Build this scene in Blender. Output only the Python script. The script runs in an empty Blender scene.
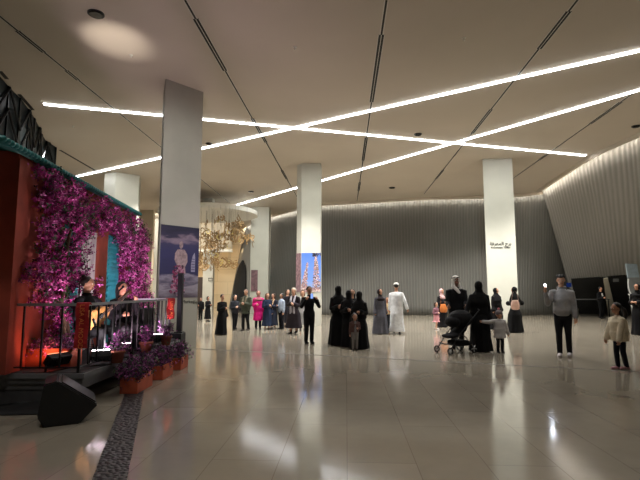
import bpy, bmesh, math, random
from mathutils import Vector, Matrix, noise
from mathutils.bvhtree import BVHTree
random.seed(7)
sc = bpy.context.scene
COL = sc.collection
PI = math.pi

# ------------------------------------------------------------------ camera, world, lights, exposure
F = 465.0
PITCH = math.atan(50 / F)
EYE = Vector((0, 0, 1.5))
CZ = 7.05                                   # ceiling height
cam = bpy.data.cameras.new('camera')
cam.lens = F / 640 * 36
cam.sensor_width = 36
cam_o = bpy.data.objects.new('camera', cam)
COL.objects.link(cam_o)
cam_o.location = EYE
cam_o.rotation_euler = (PI / 2 + PITCH, 0, 0)
sc.camera = cam_o
sc.view_settings.view_transform = 'Standard'
sc.view_settings.look = 'None'
sc.view_settings.gamma = 1
sc.view_settings.use_curve_mapping = False
sc.view_settings.exposure = 1.12
w = bpy.data.worlds.new('night')
sc.world = w
w.use_nodes = True
w.node_tree.nodes['Background'].inputs[0].default_value = (0.5, 0.55, 0.65, 1)
w.node_tree.nodes['Background'].inputs[1].default_value = 0.04
LED_STRENGTH = 9.0
COVE_STRENGTH = 13.0


def spot(name, loc, target, power, size_deg, col=(1, .95, .88), radius=.12, blend=.6):
    l = bpy.data.lights.new(name, 'SPOT')
    l.energy = power
    l.color = col
    l.spot_size = math.radians(size_deg)
    l.spot_blend = blend
    l.shadow_soft_size = radius
    o = bpy.data.objects.new(name, l)
    COL.objects.link(o)
    o.location = loc
    o.rotation_euler = (Vector(target) - Vector(loc)).to_track_quat('-Z', 'Y').to_euler()
    return o


# ceiling downlights of the hall; last two added to brighten house and stage front
DOWN = [(-1, 17), (4.5, 17), (10, 17), (-1.5, 23.5), (4, 24), (9.5, 23.5), (-7, 22), (-9.5, 16.5), (-1, 9.5), (5, 9.5), (-4.2, 4.2), (-.5, .5)]
for i, (x, y) in enumerate(DOWN):
    far = y > 12
    spot('downlight_lamp', (x, y, CZ - .15), (x, y, 0), 980 if far else 135, 115, (1, .97, .92), .15)
# accent lamps on the pale columns
spot('column_accent_lamp', (3.4, 8.0, 6.9), (7.5, 19.3, 3.6), 1650, 36, (.96, 1, .92), .15, .9)
spot('column_accent_lamp', (1.2, 9.0, 6.9), (-.4, 20, 3.8), 1200, 34, (.96, 1, .92), .15, .9)
spot('column_accent_lamp', (-6.6, 12.0, 6.9), (-9.3, 21, 4.4), 1000, 40, (.96, 1, .93), .15, .9)
spot('column_accent_lamp', (-2.0, 18.5, 6.9), (-4, 31, 3.6), 1300, 34, (.94, 1, .96), .15, .9)
spot('column_accent_lamp', (-.6, 4.5, 6.9), (-3.8, 12, 3.6), 560, 44, (.98, 1, .95), .15, .9)
# lobby beyond the round soffit
for x, y in [(-18, 33), (-12, 37), (-9, 32), (-15, 28)]:
    spot('lobby_lamp', (x, y, 5.7), (x, y + 1, 0), 600, 130, (1, .93, .82), .2)


def area(name, loc, rot, sx, sy, power, col):
    l = bpy.data.lights.new(name, 'AREA')
    l.shape = 'RECTANGLE'
    l.size = sx
    l.size_y = sy
    l.energy = power
    l.color = col
    o = bpy.data.objects.new(name, l)
    COL.objects.link(o)
    o.location = loc
    o.rotation_euler = rot
    return o


area('lobby_cove_lamp', (-15, 38.6, 4.9), (math.radians(25), 0, 0), 18, .3, 170, (1, .72, .4))
area('lobby_bulkhead_lamp', (-14, 33.5, 6.9), (math.radians(62), 0, 0), 16, .6, 380, (1, .94, .84))


# ------------------------------------------------------------------ helpers
def ray(px, py):
    v = Vector(((px - 320) / F, 1, (240 - py) / F))
    c, s = math.cos(PITCH), math.sin(PITCH)
    return Vector((v.x, v.y * c - v.z * s, v.y * s + v.z * c))


def P(px, py, z=0.0):
    r = ray(px, py)
    return EYE + r * ((z - EYE.z) / r.z)


def PY(px, py, Y):
    r = ray(px, py)
    return EYE + r * (Y / r.y)


def lin(c):
    return tuple(((v / 255) / 12.92 if v / 255 <= .04045 else ((v / 255 + .055) / 1.055) ** 2.4) for v in c) + (1,)


_mats = {}


def mat(name, rgb, rough=.6, metal=0, noise_amt=.12, nscale=6, bump=0, emit=0, spec=.5, sheen=0):
    """procedural principled material: rgb given in 0-255 sRGB"""
    if name in _mats:
        return _mats[name]
    m = bpy.data.materials.new(name)
    m.use_nodes = True
    nt = m.node_tree
    b = nt.nodes['Principled BSDF']
    b.inputs['Roughness'].default_value = rough
    b.inputs['Metallic'].default_value = metal
    b.inputs['Specular IOR Level'].default_value = spec
    if sheen:
        b.inputs['Sheen Weight'].default_value = sheen
    c = lin(rgb)
    tc = nt.nodes.new('ShaderNodeTexCoord')
    n = nt.nodes.new('ShaderNodeTexNoise')
    n.inputs['Scale'].default_value = nscale
    n.inputs['Detail'].default_value = 5
    nt.links.new(tc.outputs['Object'], n.inputs['Vector'])
    r = nt.nodes.new('ShaderNodeValToRGB')
    k0, k1 = 1 - noise_amt, 1 + noise_amt
    r.color_ramp.elements[0].color = (c[0] * k0, c[1] * k0, c[2] * k0, 1)
    r.color_ramp.elements[1].color = (c[0] * k1, c[1] * k1, c[2] * k1, 1)
    r.color_ramp.elements[0].position = .3
    r.color_ramp.elements[1].position = .7
    nt.links.new(n.outputs['Fac'], r.inputs['Fac'])
    nt.links.new(r.outputs['Color'], b.inputs['Base Color'])
    if bump:
        bp = nt.nodes.new('ShaderNodeBump')
        bp.inputs['Strength'].default_value = bump
        bp.inputs['Distance'].default_value = .01
        nt.links.new(n.outputs['Fac'], bp.inputs['Height'])
        nt.links.new(bp.outputs['Normal'], b.inputs['Normal'])
    if emit:
        b.inputs['Emission Color'].default_value = c
        b.inputs['Emission Strength'].default_value = emit
    _mats[name] = m
    return m


def link(o, parent=None):
    COL.objects.link(o)
    if parent is not None:
        o.parent = parent
    return o


def obj(name, bm, m, parent=None, smooth=False, loc=None):
    me = bpy.data.meshes.new(name)
    bm.normal_update()
    bm.to_mesh(me)
    bm.free()
    for mm in (m if isinstance(m, (list, tuple)) else [m]):
        me.materials.append(mm)
    if smooth:
        for p in me.polygons:
            p.use_smooth = True
    o = bpy.data.objects.new(name, me)
    link(o, parent)
    if loc is not None:
        o.location = loc
    return o


def tag(o, label, cat, group=None):
    o['label'] = label
    o['category'] = cat
    if group:
        o['group'] = group
    return o


def thing(name, label, cat, loc=(0, 0, 0), rz=0, group=None):
    o = bpy.data.objects.new(name, None)
    o.empty_display_size = .2
    COL.objects.link(o)
    o.location = loc
    o.rotation_euler = (0, 0, rz)
    return tag(o, label, cat, group)


def struct(o):
    o['kind'] = 'structure'
    return o


def NB():
    return bmesh.new()


def box(bm, x0, x1, y0, y1, z0, z1, M=None, mi=0, bev=0):
    vs = [Vector((x, y, z)) for x in (x0, x1) for y in (y0, y1) for z in (z0, z1)]
    if M is not None:
        vs = [M @ v for v in vs]
    v = [bm.verts.new(c) for c in vs]
    fs = []
    for f in ((0, 1, 3, 2), (4, 6, 7, 5), (0, 4, 5, 1), (2, 3, 7, 6), (0, 2, 6, 4), (1, 5, 7, 3)):
        fc = bm.faces.new([v[i] for i in f])
        fc.material_index = mi
        fs.append(fc)
    if bev:
        es = list({e for f in fs for e in f.edges})
        bmesh.ops.bevel(bm, geom=es, offset=bev, segments=2, affect='EDGES', profile=.5)


def prism(bm, pts, z0, z1, M=None, mi=0):
    """vertical prism from a 2D outline"""
    a = [Vector((p[0], p[1], z0)) for p in pts]
    b = [Vector((p[0], p[1], z1)) for p in pts]
    if M is not None:
        a = [M @ v for v in a]
        b = [M @ v for v in b]
    va = [bm.verts.new(v) for v in a]
    vb = [bm.verts.new(v) for v in b]
    n = len(pts)
    fs = [bm.faces.new(va[::-1]), bm.faces.new(vb)]
    for i in range(n):
        fs.append(bm.faces.new((va[i], va[(i + 1) % n], vb[(i + 1) % n], vb[i])))
    for f in fs:
        f.material_index = mi


def slab(bm, quad, n, th, mi=0):
    """quad (or polygon) of 3D points extruded by th along n"""
    n = Vector(n).normalized() * th
    a = [bm.verts.new(Vector(p)) for p in quad]
    b = [bm.verts.new(Vector(p) + n) for p in quad]
    k = len(quad)
    fs = [bm.faces.new(a[::-1]), bm.faces.new(b)]
    for i in range(k):
        fs.append(bm.faces.new((a[i], a[(i + 1) % k], b[(i + 1) % k], b[i])))
    for f in fs:
        f.material_index = mi


def tube(bm, pts, rads, seg=12, caps=True, mi=0, capk=1.0):
    """tapered tube with rounded ends; a radius may be (lateral, sagittal)"""
    pts = [Vector(p) for p in pts]
    rads = [(r, r) if not isinstance(r, (tuple, list)) else tuple(r) for r in rads]
    n = len(pts)
    dirs = []
    for i in range(n):
        a = pts[max(i - 1, 0)]
        b = pts[min(i + 1, n - 1)]
        d = (b - a)
        dirs.append(d.normalized() if d.length > 1e-9 else Vector((0, 0, 1)))
    ref = Vector((1, 0, 0))
    if abs(dirs[0].x) > .8:
        ref = Vector((0, 0, 1))
    rings = []

    def ring(c, d, rx, ry):
        u = (ref - d * ref.dot(d)).normalized()
        v = d.cross(u)
        return [bm.verts.new(c + u * (rx * math.cos(2 * PI * k / seg)) + v * (ry * math.sin(2 * PI * k / seg))) for k in range(seg)]
    if caps:
        for a in (75, 45, 20):
            s, c = math.sin(math.radians(a)), math.cos(math.radians(a))
            rr = rads[0]
            rings.append(ring(pts[0] - dirs[0] * (min(rr) * s * capk), dirs[0], rr[0] * c, rr[1] * c))
    for p, d, r in zip(pts, dirs, rads):
        rings.append(ring(p, d, r[0], r[1]))
    if caps:
        for a in (20, 45, 75):
            s, c = math.sin(math.radians(a)), math.cos(math.radians(a))
            rr = rads[-1]
            rings.append(ring(pts[-1] + dirs[-1] * (min(rr) * s * capk), dirs[-1], rr[0] * c, rr[1] * c))
    for A, B in zip(rings, rings[1:]):
        for k in range(seg):
            bm.faces.new((A[k], A[(k + 1) % seg], B[(k + 1) % seg], B[k])).material_index = mi
    bm.faces.new(rings[0][::-1]).material_index = mi
    bm.faces.new(rings[-1]).material_index = mi


def ell(bm, c, r, M=None, seg=16, rings=10, mi=0):
    T = Matrix.Translation(Vector(c)) @ Matrix.Diagonal((r[0], r[1], r[2], 1))
    if M is not None:
        T = M @ T
    res = bmesh.ops.create_uvsphere(bm, u_segments=seg, v_segments=rings, radius=1, matrix=T)
    if mi:
        for v in res['verts']:
            for f in v.link_faces:
                f.material_index = mi


def lathe(bm, prof, seg=20, M=None, mi=0):
    rings = []
    for r, z in prof:
        rg = []
        for k in range(seg):
            v = Vector((r * math.cos(2 * PI * k / seg), r * math.sin(2 * PI * k / seg), z))
            rg.append(bm.verts.new(M @ v if M is not None else v))
        rings.append(rg)
    for A, B in zip(rings, rings[1:]):
        for k in range(seg):
            bm.faces.new((A[k], A[(k + 1) % seg], B[(k + 1) % seg], B[k])).material_index = mi
    bm.faces.new(rings[0][::-1]).material_index = mi
    bm.faces.new(rings[-1]).material_index = mi


def fuse(name, bm, voxel, m, parent, smooth=2):
    """weld overlapping closed shapes into one continuous surface"""
    me = bpy.data.meshes.new('raw')
    bmesh.ops.recalc_face_normals(bm, faces=bm.faces)
    bm.to_mesh(me)
    bm.free()
    t = bpy.data.objects.new('raw', me)
    COL.objects.link(t)
    r = t.modifiers.new('r', 'REMESH')
    r.mode = 'VOXEL'
    r.voxel_size = voxel
    r.use_smooth_shade = True
    if smooth:
        s = t.modifiers.new('s', 'SMOOTH')
        s.factor = .5
        s.iterations = smooth
    dg = bpy.context.evaluated_depsgraph_get()
    dg.update()
    out = bpy.data.meshes.new_from_object(t.evaluated_get(dg))
    bpy.data.objects.remove(t)
    bpy.data.meshes.remove(me)
    out.name = name
    out.materials.clear()
    out.materials.append(m)
    for p in out.polygons:
        p.use_smooth = True
    return link(bpy.data.objects.new(name, out), parent)


def text_bm(bm, body, M, size, depth=.004, mi=0, spacing=1.0, off=0.0):
    c = bpy.data.curves.new('t', 'FONT')
    c.body = body
    c.size = size
    c.extrude = depth
    c.offset = off
    c.align_x = 'CENTER'
    c.align_y = 'CENTER'
    c.space_character = spacing
    o = bpy.data.objects.new('t', c)
    COL.objects.link(o)
    me = bpy.data.meshes.new_from_object(o)
    bpy.data.objects.remove(o)
    me.transform(M)
    k = len(bm.faces)
    bm.from_mesh(me)
    bm.faces.ensure_lookup_table()
    for f in bm.faces[k:]:
        f.material_index = mi
    bpy.data.meshes.remove(me)


def frame_M(origin, right, up):
    r = Vector(right).normalized()
    u = Vector(up).normalized()
    n = r.cross(u).normalized()
    M = Matrix((r, u, n)).transposed().to_4x4()
    M.translation = Vector(origin)
    return M


# ------------------------------------------------------------------ setting materials
def node_mat(name):
    m = bpy.data.materials.new(name)
    m.use_nodes = True
    return m, m.node_tree, m.node_tree.nodes['Principled BSDF']


def floor_mat():
    m, nt, b = node_mat('polished_limestone_tiles')
    N, L = nt.nodes.new, nt.links.new
    tc = N('ShaderNodeTexCoord')
    mp = N('ShaderNodeMapping')
    mp.inputs['Rotation'].default_value = (0, 0, PI / 2 + math.atan(26 / F))
    L(tc.outputs['Object'], mp.inputs['Vector'])
    br = N('ShaderNodeTexBrick')
    br.inputs['Scale'].default_value = 1
    br.inputs['Brick Width'].default_value = 1.8
    br.inputs['Row Height'].default_value = .6
    br.inputs['Mortar Size'].default_value = .0035
    br.inputs['Mortar Smooth'].default_value = .2
    br.inputs['Color1'].default_value = lin((152, 144, 130))
    br.inputs['Color2'].default_value = lin((145, 137, 123))
    br.inputs['Mortar'].default_value = lin((118, 110, 98))
    br.offset = .37
    L(mp.outputs[0], br.inputs['Vector'])
    n = N('ShaderNodeTexNoise')
    n.inputs['Scale'].default_value = .8
    n.inputs['Detail'].default_value = 8
    n.inputs['Roughness'].default_value = .65
    L(tc.outputs['Object'], n.inputs['Vector'])
    mix = N('ShaderNodeMixRGB')
    mix.blend_type = 'MULTIPLY'
    mix.inputs[0].default_value = 1
    rp = N('ShaderNodeValToRGB')
    rp.color_ramp.elements[0].position = .3
    rp.color_ramp.elements[0].color = (.82, .81, .79, 1)
    rp.color_ramp.elements[1].position = .7
    rp.color_ramp.elements[1].color = (1.05, 1.04, 1.02, 1)
    L(n.outputs['Fac'], rp.inputs['Fac'])
    L(br.outputs['Color'], mix.inputs[1])
    L(rp.outputs['Color'], mix.inputs[2])
    L(mix.outputs[0], b.inputs['Base Color'])
    rr = N('ShaderNodeMapRange')
    rr.inputs['To Min'].default_value = .07
    rr.inputs['To Max'].default_value = .16
    L(n.outputs['Fac'], rr.inputs['Value'])
    L(rr.outputs[0], b.inputs['Roughness'])
    n2 = N('ShaderNodeTexNoise')
    n2.inputs['Scale'].default_value = 1.3
    n2.inputs['Detail'].default_value = 2
    L(tc.outputs['Object'], n2.inputs['Vector'])
    bp = N('ShaderNodeBump')
    bp.inputs['Strength'].default_value = .12
    bp.inputs['Distance'].default_value = .02
    L(n2.outputs['Fac'], bp.inputs['Height'])
    L(bp.outputs['Normal'], b.inputs['Normal'])
    b.inputs['IOR'].default_value = 1.6
    b.inputs['Specular IOR Level'].default_value = .7
    return m


def rib_mat(name, rgb, period=.32, wob=1.4):
    """wall plaster with irregular vertical ribs following the wall's own length (UV in metres)"""
    m, nt, b = node_mat(name)
    N, L = nt.nodes.new, nt.links.new
    uv = N('ShaderNodeUVMap')
    sp = N('ShaderNodeSeparateXYZ')
    L(uv.outputs[0], sp.inputs[0])
    n = N('ShaderNodeTexNoise')
    n.inputs['Scale'].default_value = 1.0
    n.inputs['Detail'].default_value = 2
    mp = N('ShaderNodeMapping')
    mp.inputs['Scale'].default_value = (1.2, .25, 1)
    L(uv.outputs[0], mp.inputs['Vector'])
    L(mp.outputs[0], n.inputs['Vector'])
    mu = N('ShaderNodeMath')
    mu.operation = 'MULTIPLY'
    mu.inputs[1].default_value = 2 * PI / period
    L(sp.outputs[0], mu.inputs[0])
    nw = N('ShaderNodeMath')
    nw.operation = 'MULTIPLY_ADD'
    nw.inputs[1].default_value = wob * 6
    L(n.outputs['Fac'], nw.inputs[0])
    L(mu.outputs[0], nw.inputs[2])
    sn = N('ShaderNodeMath')
    sn.operation = 'SINE'
    L(nw.outputs[0], sn.inputs[0])
    bp = N('ShaderNodeBump')
    bp.inputs['Strength'].default_value = .6
    bp.inputs['Distance'].default_value = .018
    L(sn.outputs[0], bp.inputs['Height'])
    L(bp.outputs['Normal'], b.inputs['Normal'])
    rp = N('ShaderNodeValToRGB')
    c = lin(rgb)
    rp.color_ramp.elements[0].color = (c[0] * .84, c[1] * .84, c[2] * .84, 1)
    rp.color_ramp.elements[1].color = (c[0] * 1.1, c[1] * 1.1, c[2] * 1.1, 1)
    mr = N('ShaderNodeMapRange')
    mr.inputs['From Min'].default_value = -1
    L(sn.outputs[0], mr.inputs['Value'])
    L(mr.outputs[0], rp.inputs['Fac'])
    L(rp.outputs[0], b.inputs['Base Color'])
    b.inputs['Roughness'].default_value = .75
    return m


def panel_mat(name, c1, c2, bw, bh, rough=.4):
    m, nt, b = node_mat(name)
    N, L = nt.nodes.new, nt.links.new
    tc = N('ShaderNodeTexCoord')
    mp = N('ShaderNodeMapping')
    mp.inputs['Rotation'].default_value = (PI / 2, 0, 0)
    L(tc.outputs['Object'], mp.inputs['Vector'])
    br = N('ShaderNodeTexBrick')
    br.inputs['Scale'].default_value = 1
    br.inputs['Brick Width'].default_value = bw
    br.inputs['Row Height'].default_value = bh
    br.inputs['Mortar Size'].default_value = .01
    br.inputs['Color1'].default_value = lin(c1)
    br.inputs['Color2'].default_value = lin(c2)
    br.inputs['Mortar'].default_value = lin(tuple(v * .8 for v in c1))
    L(mp.outputs[0], br.inputs['Vector'])
    L(br.outputs['Color'], b.inputs['Base Color'])
    b.inputs['Roughness'].default_value = rough
    return m


M_floor = floor_mat()
M_ceil = mat('ceiling_plaster', (190, 179, 163), .85, noise_amt=.05, nscale=.35)
M_conc = mat('column_plaster', (188, 186, 174), .7, noise_amt=.05, nscale=1.5)
M_conc_grey = mat('grey_column_plaster', (168, 165, 154), .7, noise_amt=.06, nscale=1.5)
M_white = mat('white_paint', (222, 220, 210), .6, noise_amt=.03)
M_cream = mat('cream_wall', (190, 178, 156), .7, noise_amt=.04, nscale=.5)
M_black = mat('matt_black', (10, 10, 11), .8, noise_amt=.2, spec=.15)
M_metal_dark = mat('black_metal', (20, 20, 22), .4, .4)
M_wood_wall = panel_mat('pale_travertine_panels', (206, 188, 156), (196, 177, 144), 1.8, 1.1)


def emis(name, rgb, s):
    m, nt, b = node_mat(name)
    nt.nodes.remove(b)
    e = nt.nodes.new('ShaderNodeEmission')
    e.inputs[0].default_value = lin(rgb)
    e.inputs[1].default_value = s
    nt.links.new(e.outputs[0], nt.nodes['Material Output'].inputs[0])
    return m


M_led = emis('led_diffuser', (250, 252, 255), LED_STRENGTH)
M_cove = emis('cove_light', (255, 246, 232), COVE_STRENGTH)

# ------------------------------------------------------------------ floor, ceiling, outer walls
bm = NB()
box(bm, -34, 28, -8, 46, -.3, 0)
struct(obj('floor', bm, M_floor))
bm = NB()
box(bm, -34, 28, -8, 46, CZ, CZ + .4)
struct(obj('ceiling', bm, M_ceil))
bm = NB()
box(bm, -34, 28, -8.4, -8, 0, CZ)
struct(obj('wall_front', bm, M_cream))
bm = NB()
box(bm, -34, -5.6, 41, 41.4, 0, CZ)
struct(obj('wall_back', bm, M_wood_wall))
bm = NB()
box(bm, -34, -7.3, 38.2, 38.6, 4.75, CZ)
struct(obj('wall_bulkhead', bm, M_cream))
bm = NB()
box(bm, -34, -7.2, 37.75, 38.3, 4.6, 4.78)
struct(obj('trim_1', bm, M_white))
bm = NB()
box(bm, -34.4, -34, -8, 46, 0, CZ)
struct(obj('wall_far_left', bm, M_cream))
bm = NB()
box(bm, 28, 28.4, -8, 46, 0, CZ)
struct(obj('wall_far_right', bm, M_cream))


def resample(pts, n):
    pts = [Vector(p) for p in pts]
    # Catmull-Rom through the points, then even spacing
    dense = []
    for i in range(len(pts) - 1):
        p0, p1, p2, p3 = pts[max(i - 1, 0)], pts[i], pts[i + 1], pts[min(i + 2, len(pts) - 1)]
        for k in range(24):
            t = k / 24
            dense.append(.5 * ((2 * p1) + (p2 - p0) * t + (2 * p0 - 5 * p1 + 4 * p2 - p3) * t * t + (3 * p1 - p0 - 3 * p2 + p3) * t ** 3))
    dense.append(pts[-1])
    L = [0]
    for a, b in zip(dense, dense[1:]):
        L.append(L[-1] + (b - a).length)
    out, j = [], 0
    for k in range(n):
        s = L[-1] * k / (n - 1)
        while j < len(L) - 2 and L[j + 1] < s:
            j += 1
        f = (s - L[j]) / max(L[j + 1] - L[j], 1e-9)
        out.append(dense[j].lerp(dense[j + 1], f))
    return out, L[-1]


def curve_at(pts, t):
    """Catmull-Rom through the control points at t in 0..1"""
    n = len(pts) - 1
    x = min(t * n, n - 1e-6)
    i = int(x)
    t = x - i
    p0, p1, p2, p3 = pts[max(i - 1, 0)], pts[i], pts[i + 1], pts[min(i + 2, n)]
    return .5 * ((2 * p1) + (p2 - p0) * t + (2 * p0 - 5 * p1 + 4 * p2 - p3) * t * t + (3 * p1 - p0 - 3 * p2 + p3) * t ** 3)


def ruled(name, base, top, m, n=110, nz=14):
    """wall spanned between matching points of a floor line and a ceiling line"""
    base = [Vector(p) for p in base]
    top = [Vector(p) for p in top]
    b_ = [curve_at(base, k / (n - 1)) for k in range(n)]
    t_ = [curve_at(top, k / (n - 1)) for k in range(n)]
    U = [0]
    for k in range(1, n):
        U.append(U[-1] + .5 * ((b_[k] - b_[k - 1]).length + (t_[k] - t_[k - 1]).length))
    bm = NB()
    uvl = bm.loops.layers.uv.new('UVMap')
    V = [[bm.verts.new(b_[k].lerp(t_[k], j / nz)) for j in range(nz + 1)] for k in range(n)]
    for k in range(n - 1):
        for j in range(nz):
            f = bm.faces.new((V[k][j], V[k + 1][j], V[k + 1][j + 1], V[k][j + 1]))
            f.smooth = True
            for lp, (a, c) in zip(f.loops, ((k, j), (k + 1, j), (k + 1, j + 1), (k, j + 1))):
                lp[uvl].uv = (U[a], c / nz * CZ)
    bm.normal_update()
    tree = BVHTree.FromBMesh(bm)
    o = obj(name, bm, m)
    sm = o.modifiers.new('thickness', 'SOLIDIFY')
    sm.thickness = .12
    sm.offset = 0
    struct(o)
    return o, tree, t_


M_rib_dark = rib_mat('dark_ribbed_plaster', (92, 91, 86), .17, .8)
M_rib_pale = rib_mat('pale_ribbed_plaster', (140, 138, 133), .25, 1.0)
def ceil_pt(px, py):
    return P(px, py, CZ)


topc = [(-7.6, 46, CZ), (-6.5, 41, CZ), ceil_pt(268, 218), ceil_pt(300, 209), ceil_pt(323, 204.5), (3, 29, CZ), ceil_pt(400, 199) + Vector((1.3, -.15, 0)), ceil_pt(480, 197), ceil_pt(520, 195), (13.5, 26.2, CZ), (17, 28.5, CZ)]
basec = [(-8.1, 42, 0), (-6.4, 34.3, 0), (-4.4, 31.6, 0), (-1.6, 29.6, 0), (.2, 28.8, 0), (3, 28.2, 0), (topc[6].x, 28, 0), (topc[7].x, 27.8, 0), (topc[8].x, 27.8, 0), (14.2, 28.8, 0), (18, 31.5, 0)]
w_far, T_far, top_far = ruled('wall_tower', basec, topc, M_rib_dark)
rt = [P(543.5, 190.5, CZ), P(570, 173, CZ), P(600, 155, CZ), P(640, 137, CZ), (11.7, 13.2, CZ), (12.6, 10, CZ), (14.5, 6, CZ)]
rb = [P(577, 314.3), P(597, 314.2), P(619, 314.2), P(650, 314.8), (23.4, 26, 0), (25.5, 21, 0), (26.5, 12, 0)]
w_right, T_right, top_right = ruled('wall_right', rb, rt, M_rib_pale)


def cove(name, curve, y_sign):
    """light line tucked behind a shallow ceiling lip where ceiling meets wall"""
    n = len(curve)
    lines = {}
    for off in (.18, .26, .36, .39):
        lines[off] = []
        for k in range(n):
            d = (curve[min(k + 1, n - 1)] - curve[max(k - 1, 0)]).normalized()
            lines[off].append(curve[k] + Vector((d.y, -d.x, 0)) * y_sign * off)

    def strip(bm, A, B, z0, z1, mi=0):
        for k in range(n - 1):
            q = [A[k], A[k + 1], B[k + 1], B[k]]
            lo = [bm.verts.new((p.x, p.y, z0)) for p in q]
            hi = [bm.verts.new((p.x, p.y, z1)) for p in q]
            bm.faces.new(lo)
            bm.faces.new(hi[::-1])
            for i in range(4):
                bm.faces.new((lo[i], lo[(i + 1) % 4], hi[(i + 1) % 4], hi[i]))
    bm = NB()
    strip(bm, lines[.36], lines[.39], CZ - .17, CZ - .001)
    r = struct(obj(name, bm, M_ceil))
    bm = NB()
    strip(bm, lines[.18], lines[.26], CZ - .02, CZ - .006)
    obj('cove_strip', bm, M_cove, r)


cove('trim_2', top_far, 1)
cove('trim_3', top_right, 1)

# arched dark doorway in the tower base
def surf(tree, px, py, off=.12):
    r = ray(px, py).normalized()
    h, n, i, d = tree.ray_cast(EYE, r)
    if h is None:
        return None
    if n.dot(r) > 0:
        n = -n
    return h, n


def patch(name, tree, left, right, lift, m, parent=None, nx=8, ny=12, th=.06):
    """panel that follows the curved wall between two edges given from floor to top"""
    bm = NB()
    rows = []

    def along(e, t):
        x = t * (len(e) - 1)
        i = min(int(x), len(e) - 2)
        f = x - i
        return (e[i][0] + (e[i + 1][0] - e[i][0]) * f, e[i][1] + (e[i + 1][1] - e[i][1]) * f)
    for j in range(ny + 1):
        a, b = along(left, j / ny), along(right, j / ny)
        row = []
        for i in range(nx + 1):
            f = i / nx
            r = surf(tree, a[0] + (b[0] - a[0]) * f, a[1] + (b[1] - a[1]) * f)
            if r is None:
                r = last
            last = r
            row.append(bm.verts.new(r[0] + r[1] * lift))
        rows.append(row)
    for A, B in zip(rows, rows[1:]):
        for i in range(nx):
            bm.faces.new((A[i], A[i + 1], B[i + 1], B[i]))
    edge = [r[0].co.copy() for r in rows] + [v.co.copy() for v in rows[-1][1:]] + [r[-1].co.copy() for r in rows[::-1][1:]]
    o = obj(name, bm, m, parent)
    sm = o.modifiers.new('thickness', 'SOLIDIFY')
    sm.thickness = th
    sm.offset = 0
    return o, edge


aL = [(233.5, 310.5), (234.3, 299), (236, 286), (238.5, 274.5), (241, 266), (244, 261.2)]
aR = [(246.8, 311.5), (247, 300), (247.4, 288), (247.6, 276), (247.4, 267), (245.2, 261)]
o, e = patch('door_1', T_far, aL, aR, .15, M_black)
struct(o)

# slanting dark doors in the right wall
M_door_dark = mat('dark_door_panel', (20, 21, 22), .45)
M_jamb = mat('cream_jamb', (212, 204, 184), .6, noise_amt=.04)
for nm, lf, rg in (('door_2', [(579, 314), (572.5, 278)], [(606.5, 314), (603, 275.5)]), ('door_3', [(616.5, 313.5), (608.5, 275)], [(633, 313.5), (628, 273.5)])):
    root = bpy.data.objects.new(nm, None)
    COL.objects.link(root)
    struct(root)
    o, e = patch('door_panel', T_right, lf, rg, .12, M_door_dark, root)
    bm = NB()
    tube(bm, e, [.04] * len(e), 6)
    obj('door_frame', bm, M_metal_dark, root)
o, e = patch('trim_4', T_right, [(607, 314), (603.8, 275.5)], [(616, 313.7), (608.2, 275)], .2, M_jamb, nx=3)
struct(o)
# small exit plate over the second door
r = surf(T_right, 615.5, 280)
bm = NB()
a = PY(613, 278.6, r[0].y - .7)
b = PY(618.5, 278.6, r[0].y - .7)
c = PY(618.5, 281.8, r[0].y - .7)
d = PY(613, 281.8, r[0].y - .7)
slab(bm, [a, b, c, d], (0, -1, 0), .03)
tag(obj('door_plate', bm, mat('plate_grey', (120, 122, 118), .5)), 'small grey sign plate over the rightmost slanting dark door', 'sign')

# ------------------------------------------------------------------ columns
def column(name, pts, m, top=CZ):
    bm = NB()
    prism(bm, pts, 0, top)
    bmesh.ops.bevel(bm, geom=[e for e in bm.edges if abs((e.verts[0].co - e.verts[1].co).z) > 1], offset=.02, segments=2, affect='EDGES')
    return struct(obj(name, bm, m))


# near left column: its wide face runs away to the right
c1a = PY(160.2, 224, 11.75).xy
c1b = PY(199.6, 228, 12.6).xy
column('wall_column_left', [c1a, c1b, c1b + Vector((-.30, .8)), c1a + Vector((-.38, .95))], M_conc_grey)
# middle column
q = [P(298, 167, CZ).xy, P(302.5, 167, CZ).xy, P(321.5, 167.3, CZ).xy]
C2 = [Vector((-1.03, 20.35)), Vector((-.80, 20.0)), Vector((.04, 20.0)), Vector((.08, 20.9)), Vector((-.9, 21.1))]
column('wall_column_middle', C2, M_conc)
# right column
C3 = [Vector((6.93, 19.35)), Vector((8.15, 19.25)), Vector((8.45, 20.2)), Vector((7.35, 20.4))]
column('wall_column_right', C3, M_conc)
C4 = [Vector((-4.62, 30.8)), Vector((-3.42, 30.8)), Vector((-3.4, 32)), Vector((-4.7, 32))]
column('wall_column_far', C4, M_conc)
x5a, x5b, x5c = P(104.5, 174, CZ), P(116, 172, CZ), P(139.5, 175.5, CZ)
column('wall_column_behind_house', [x5a.xy, x5b.xy, x5c.xy, (x5c.x - .3, x5c.y + 1.0), (x5a.x + .1, x5a.y + 1.2)], M_conc)
a, b = P(139.5, 210, CZ), P(153.5, 210, CZ)
column('wall_column_lobby', [a.xy, b.xy, (b.x - .3, b.y + 1.2), (a.x - .3, a.y + 1.2)], M_cream)
column('wall_column_grey', [(-9.35, 37.2), (-8.55, 37.2), (-8.6, 38), (-9.4, 38)], M_conc_grey, 4.65)
column('wall_column_lobby_inner', [(-12.9, 36), (-12.2, 36), (-12.3, 37), (-13, 37)], M_conc_grey)

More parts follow.
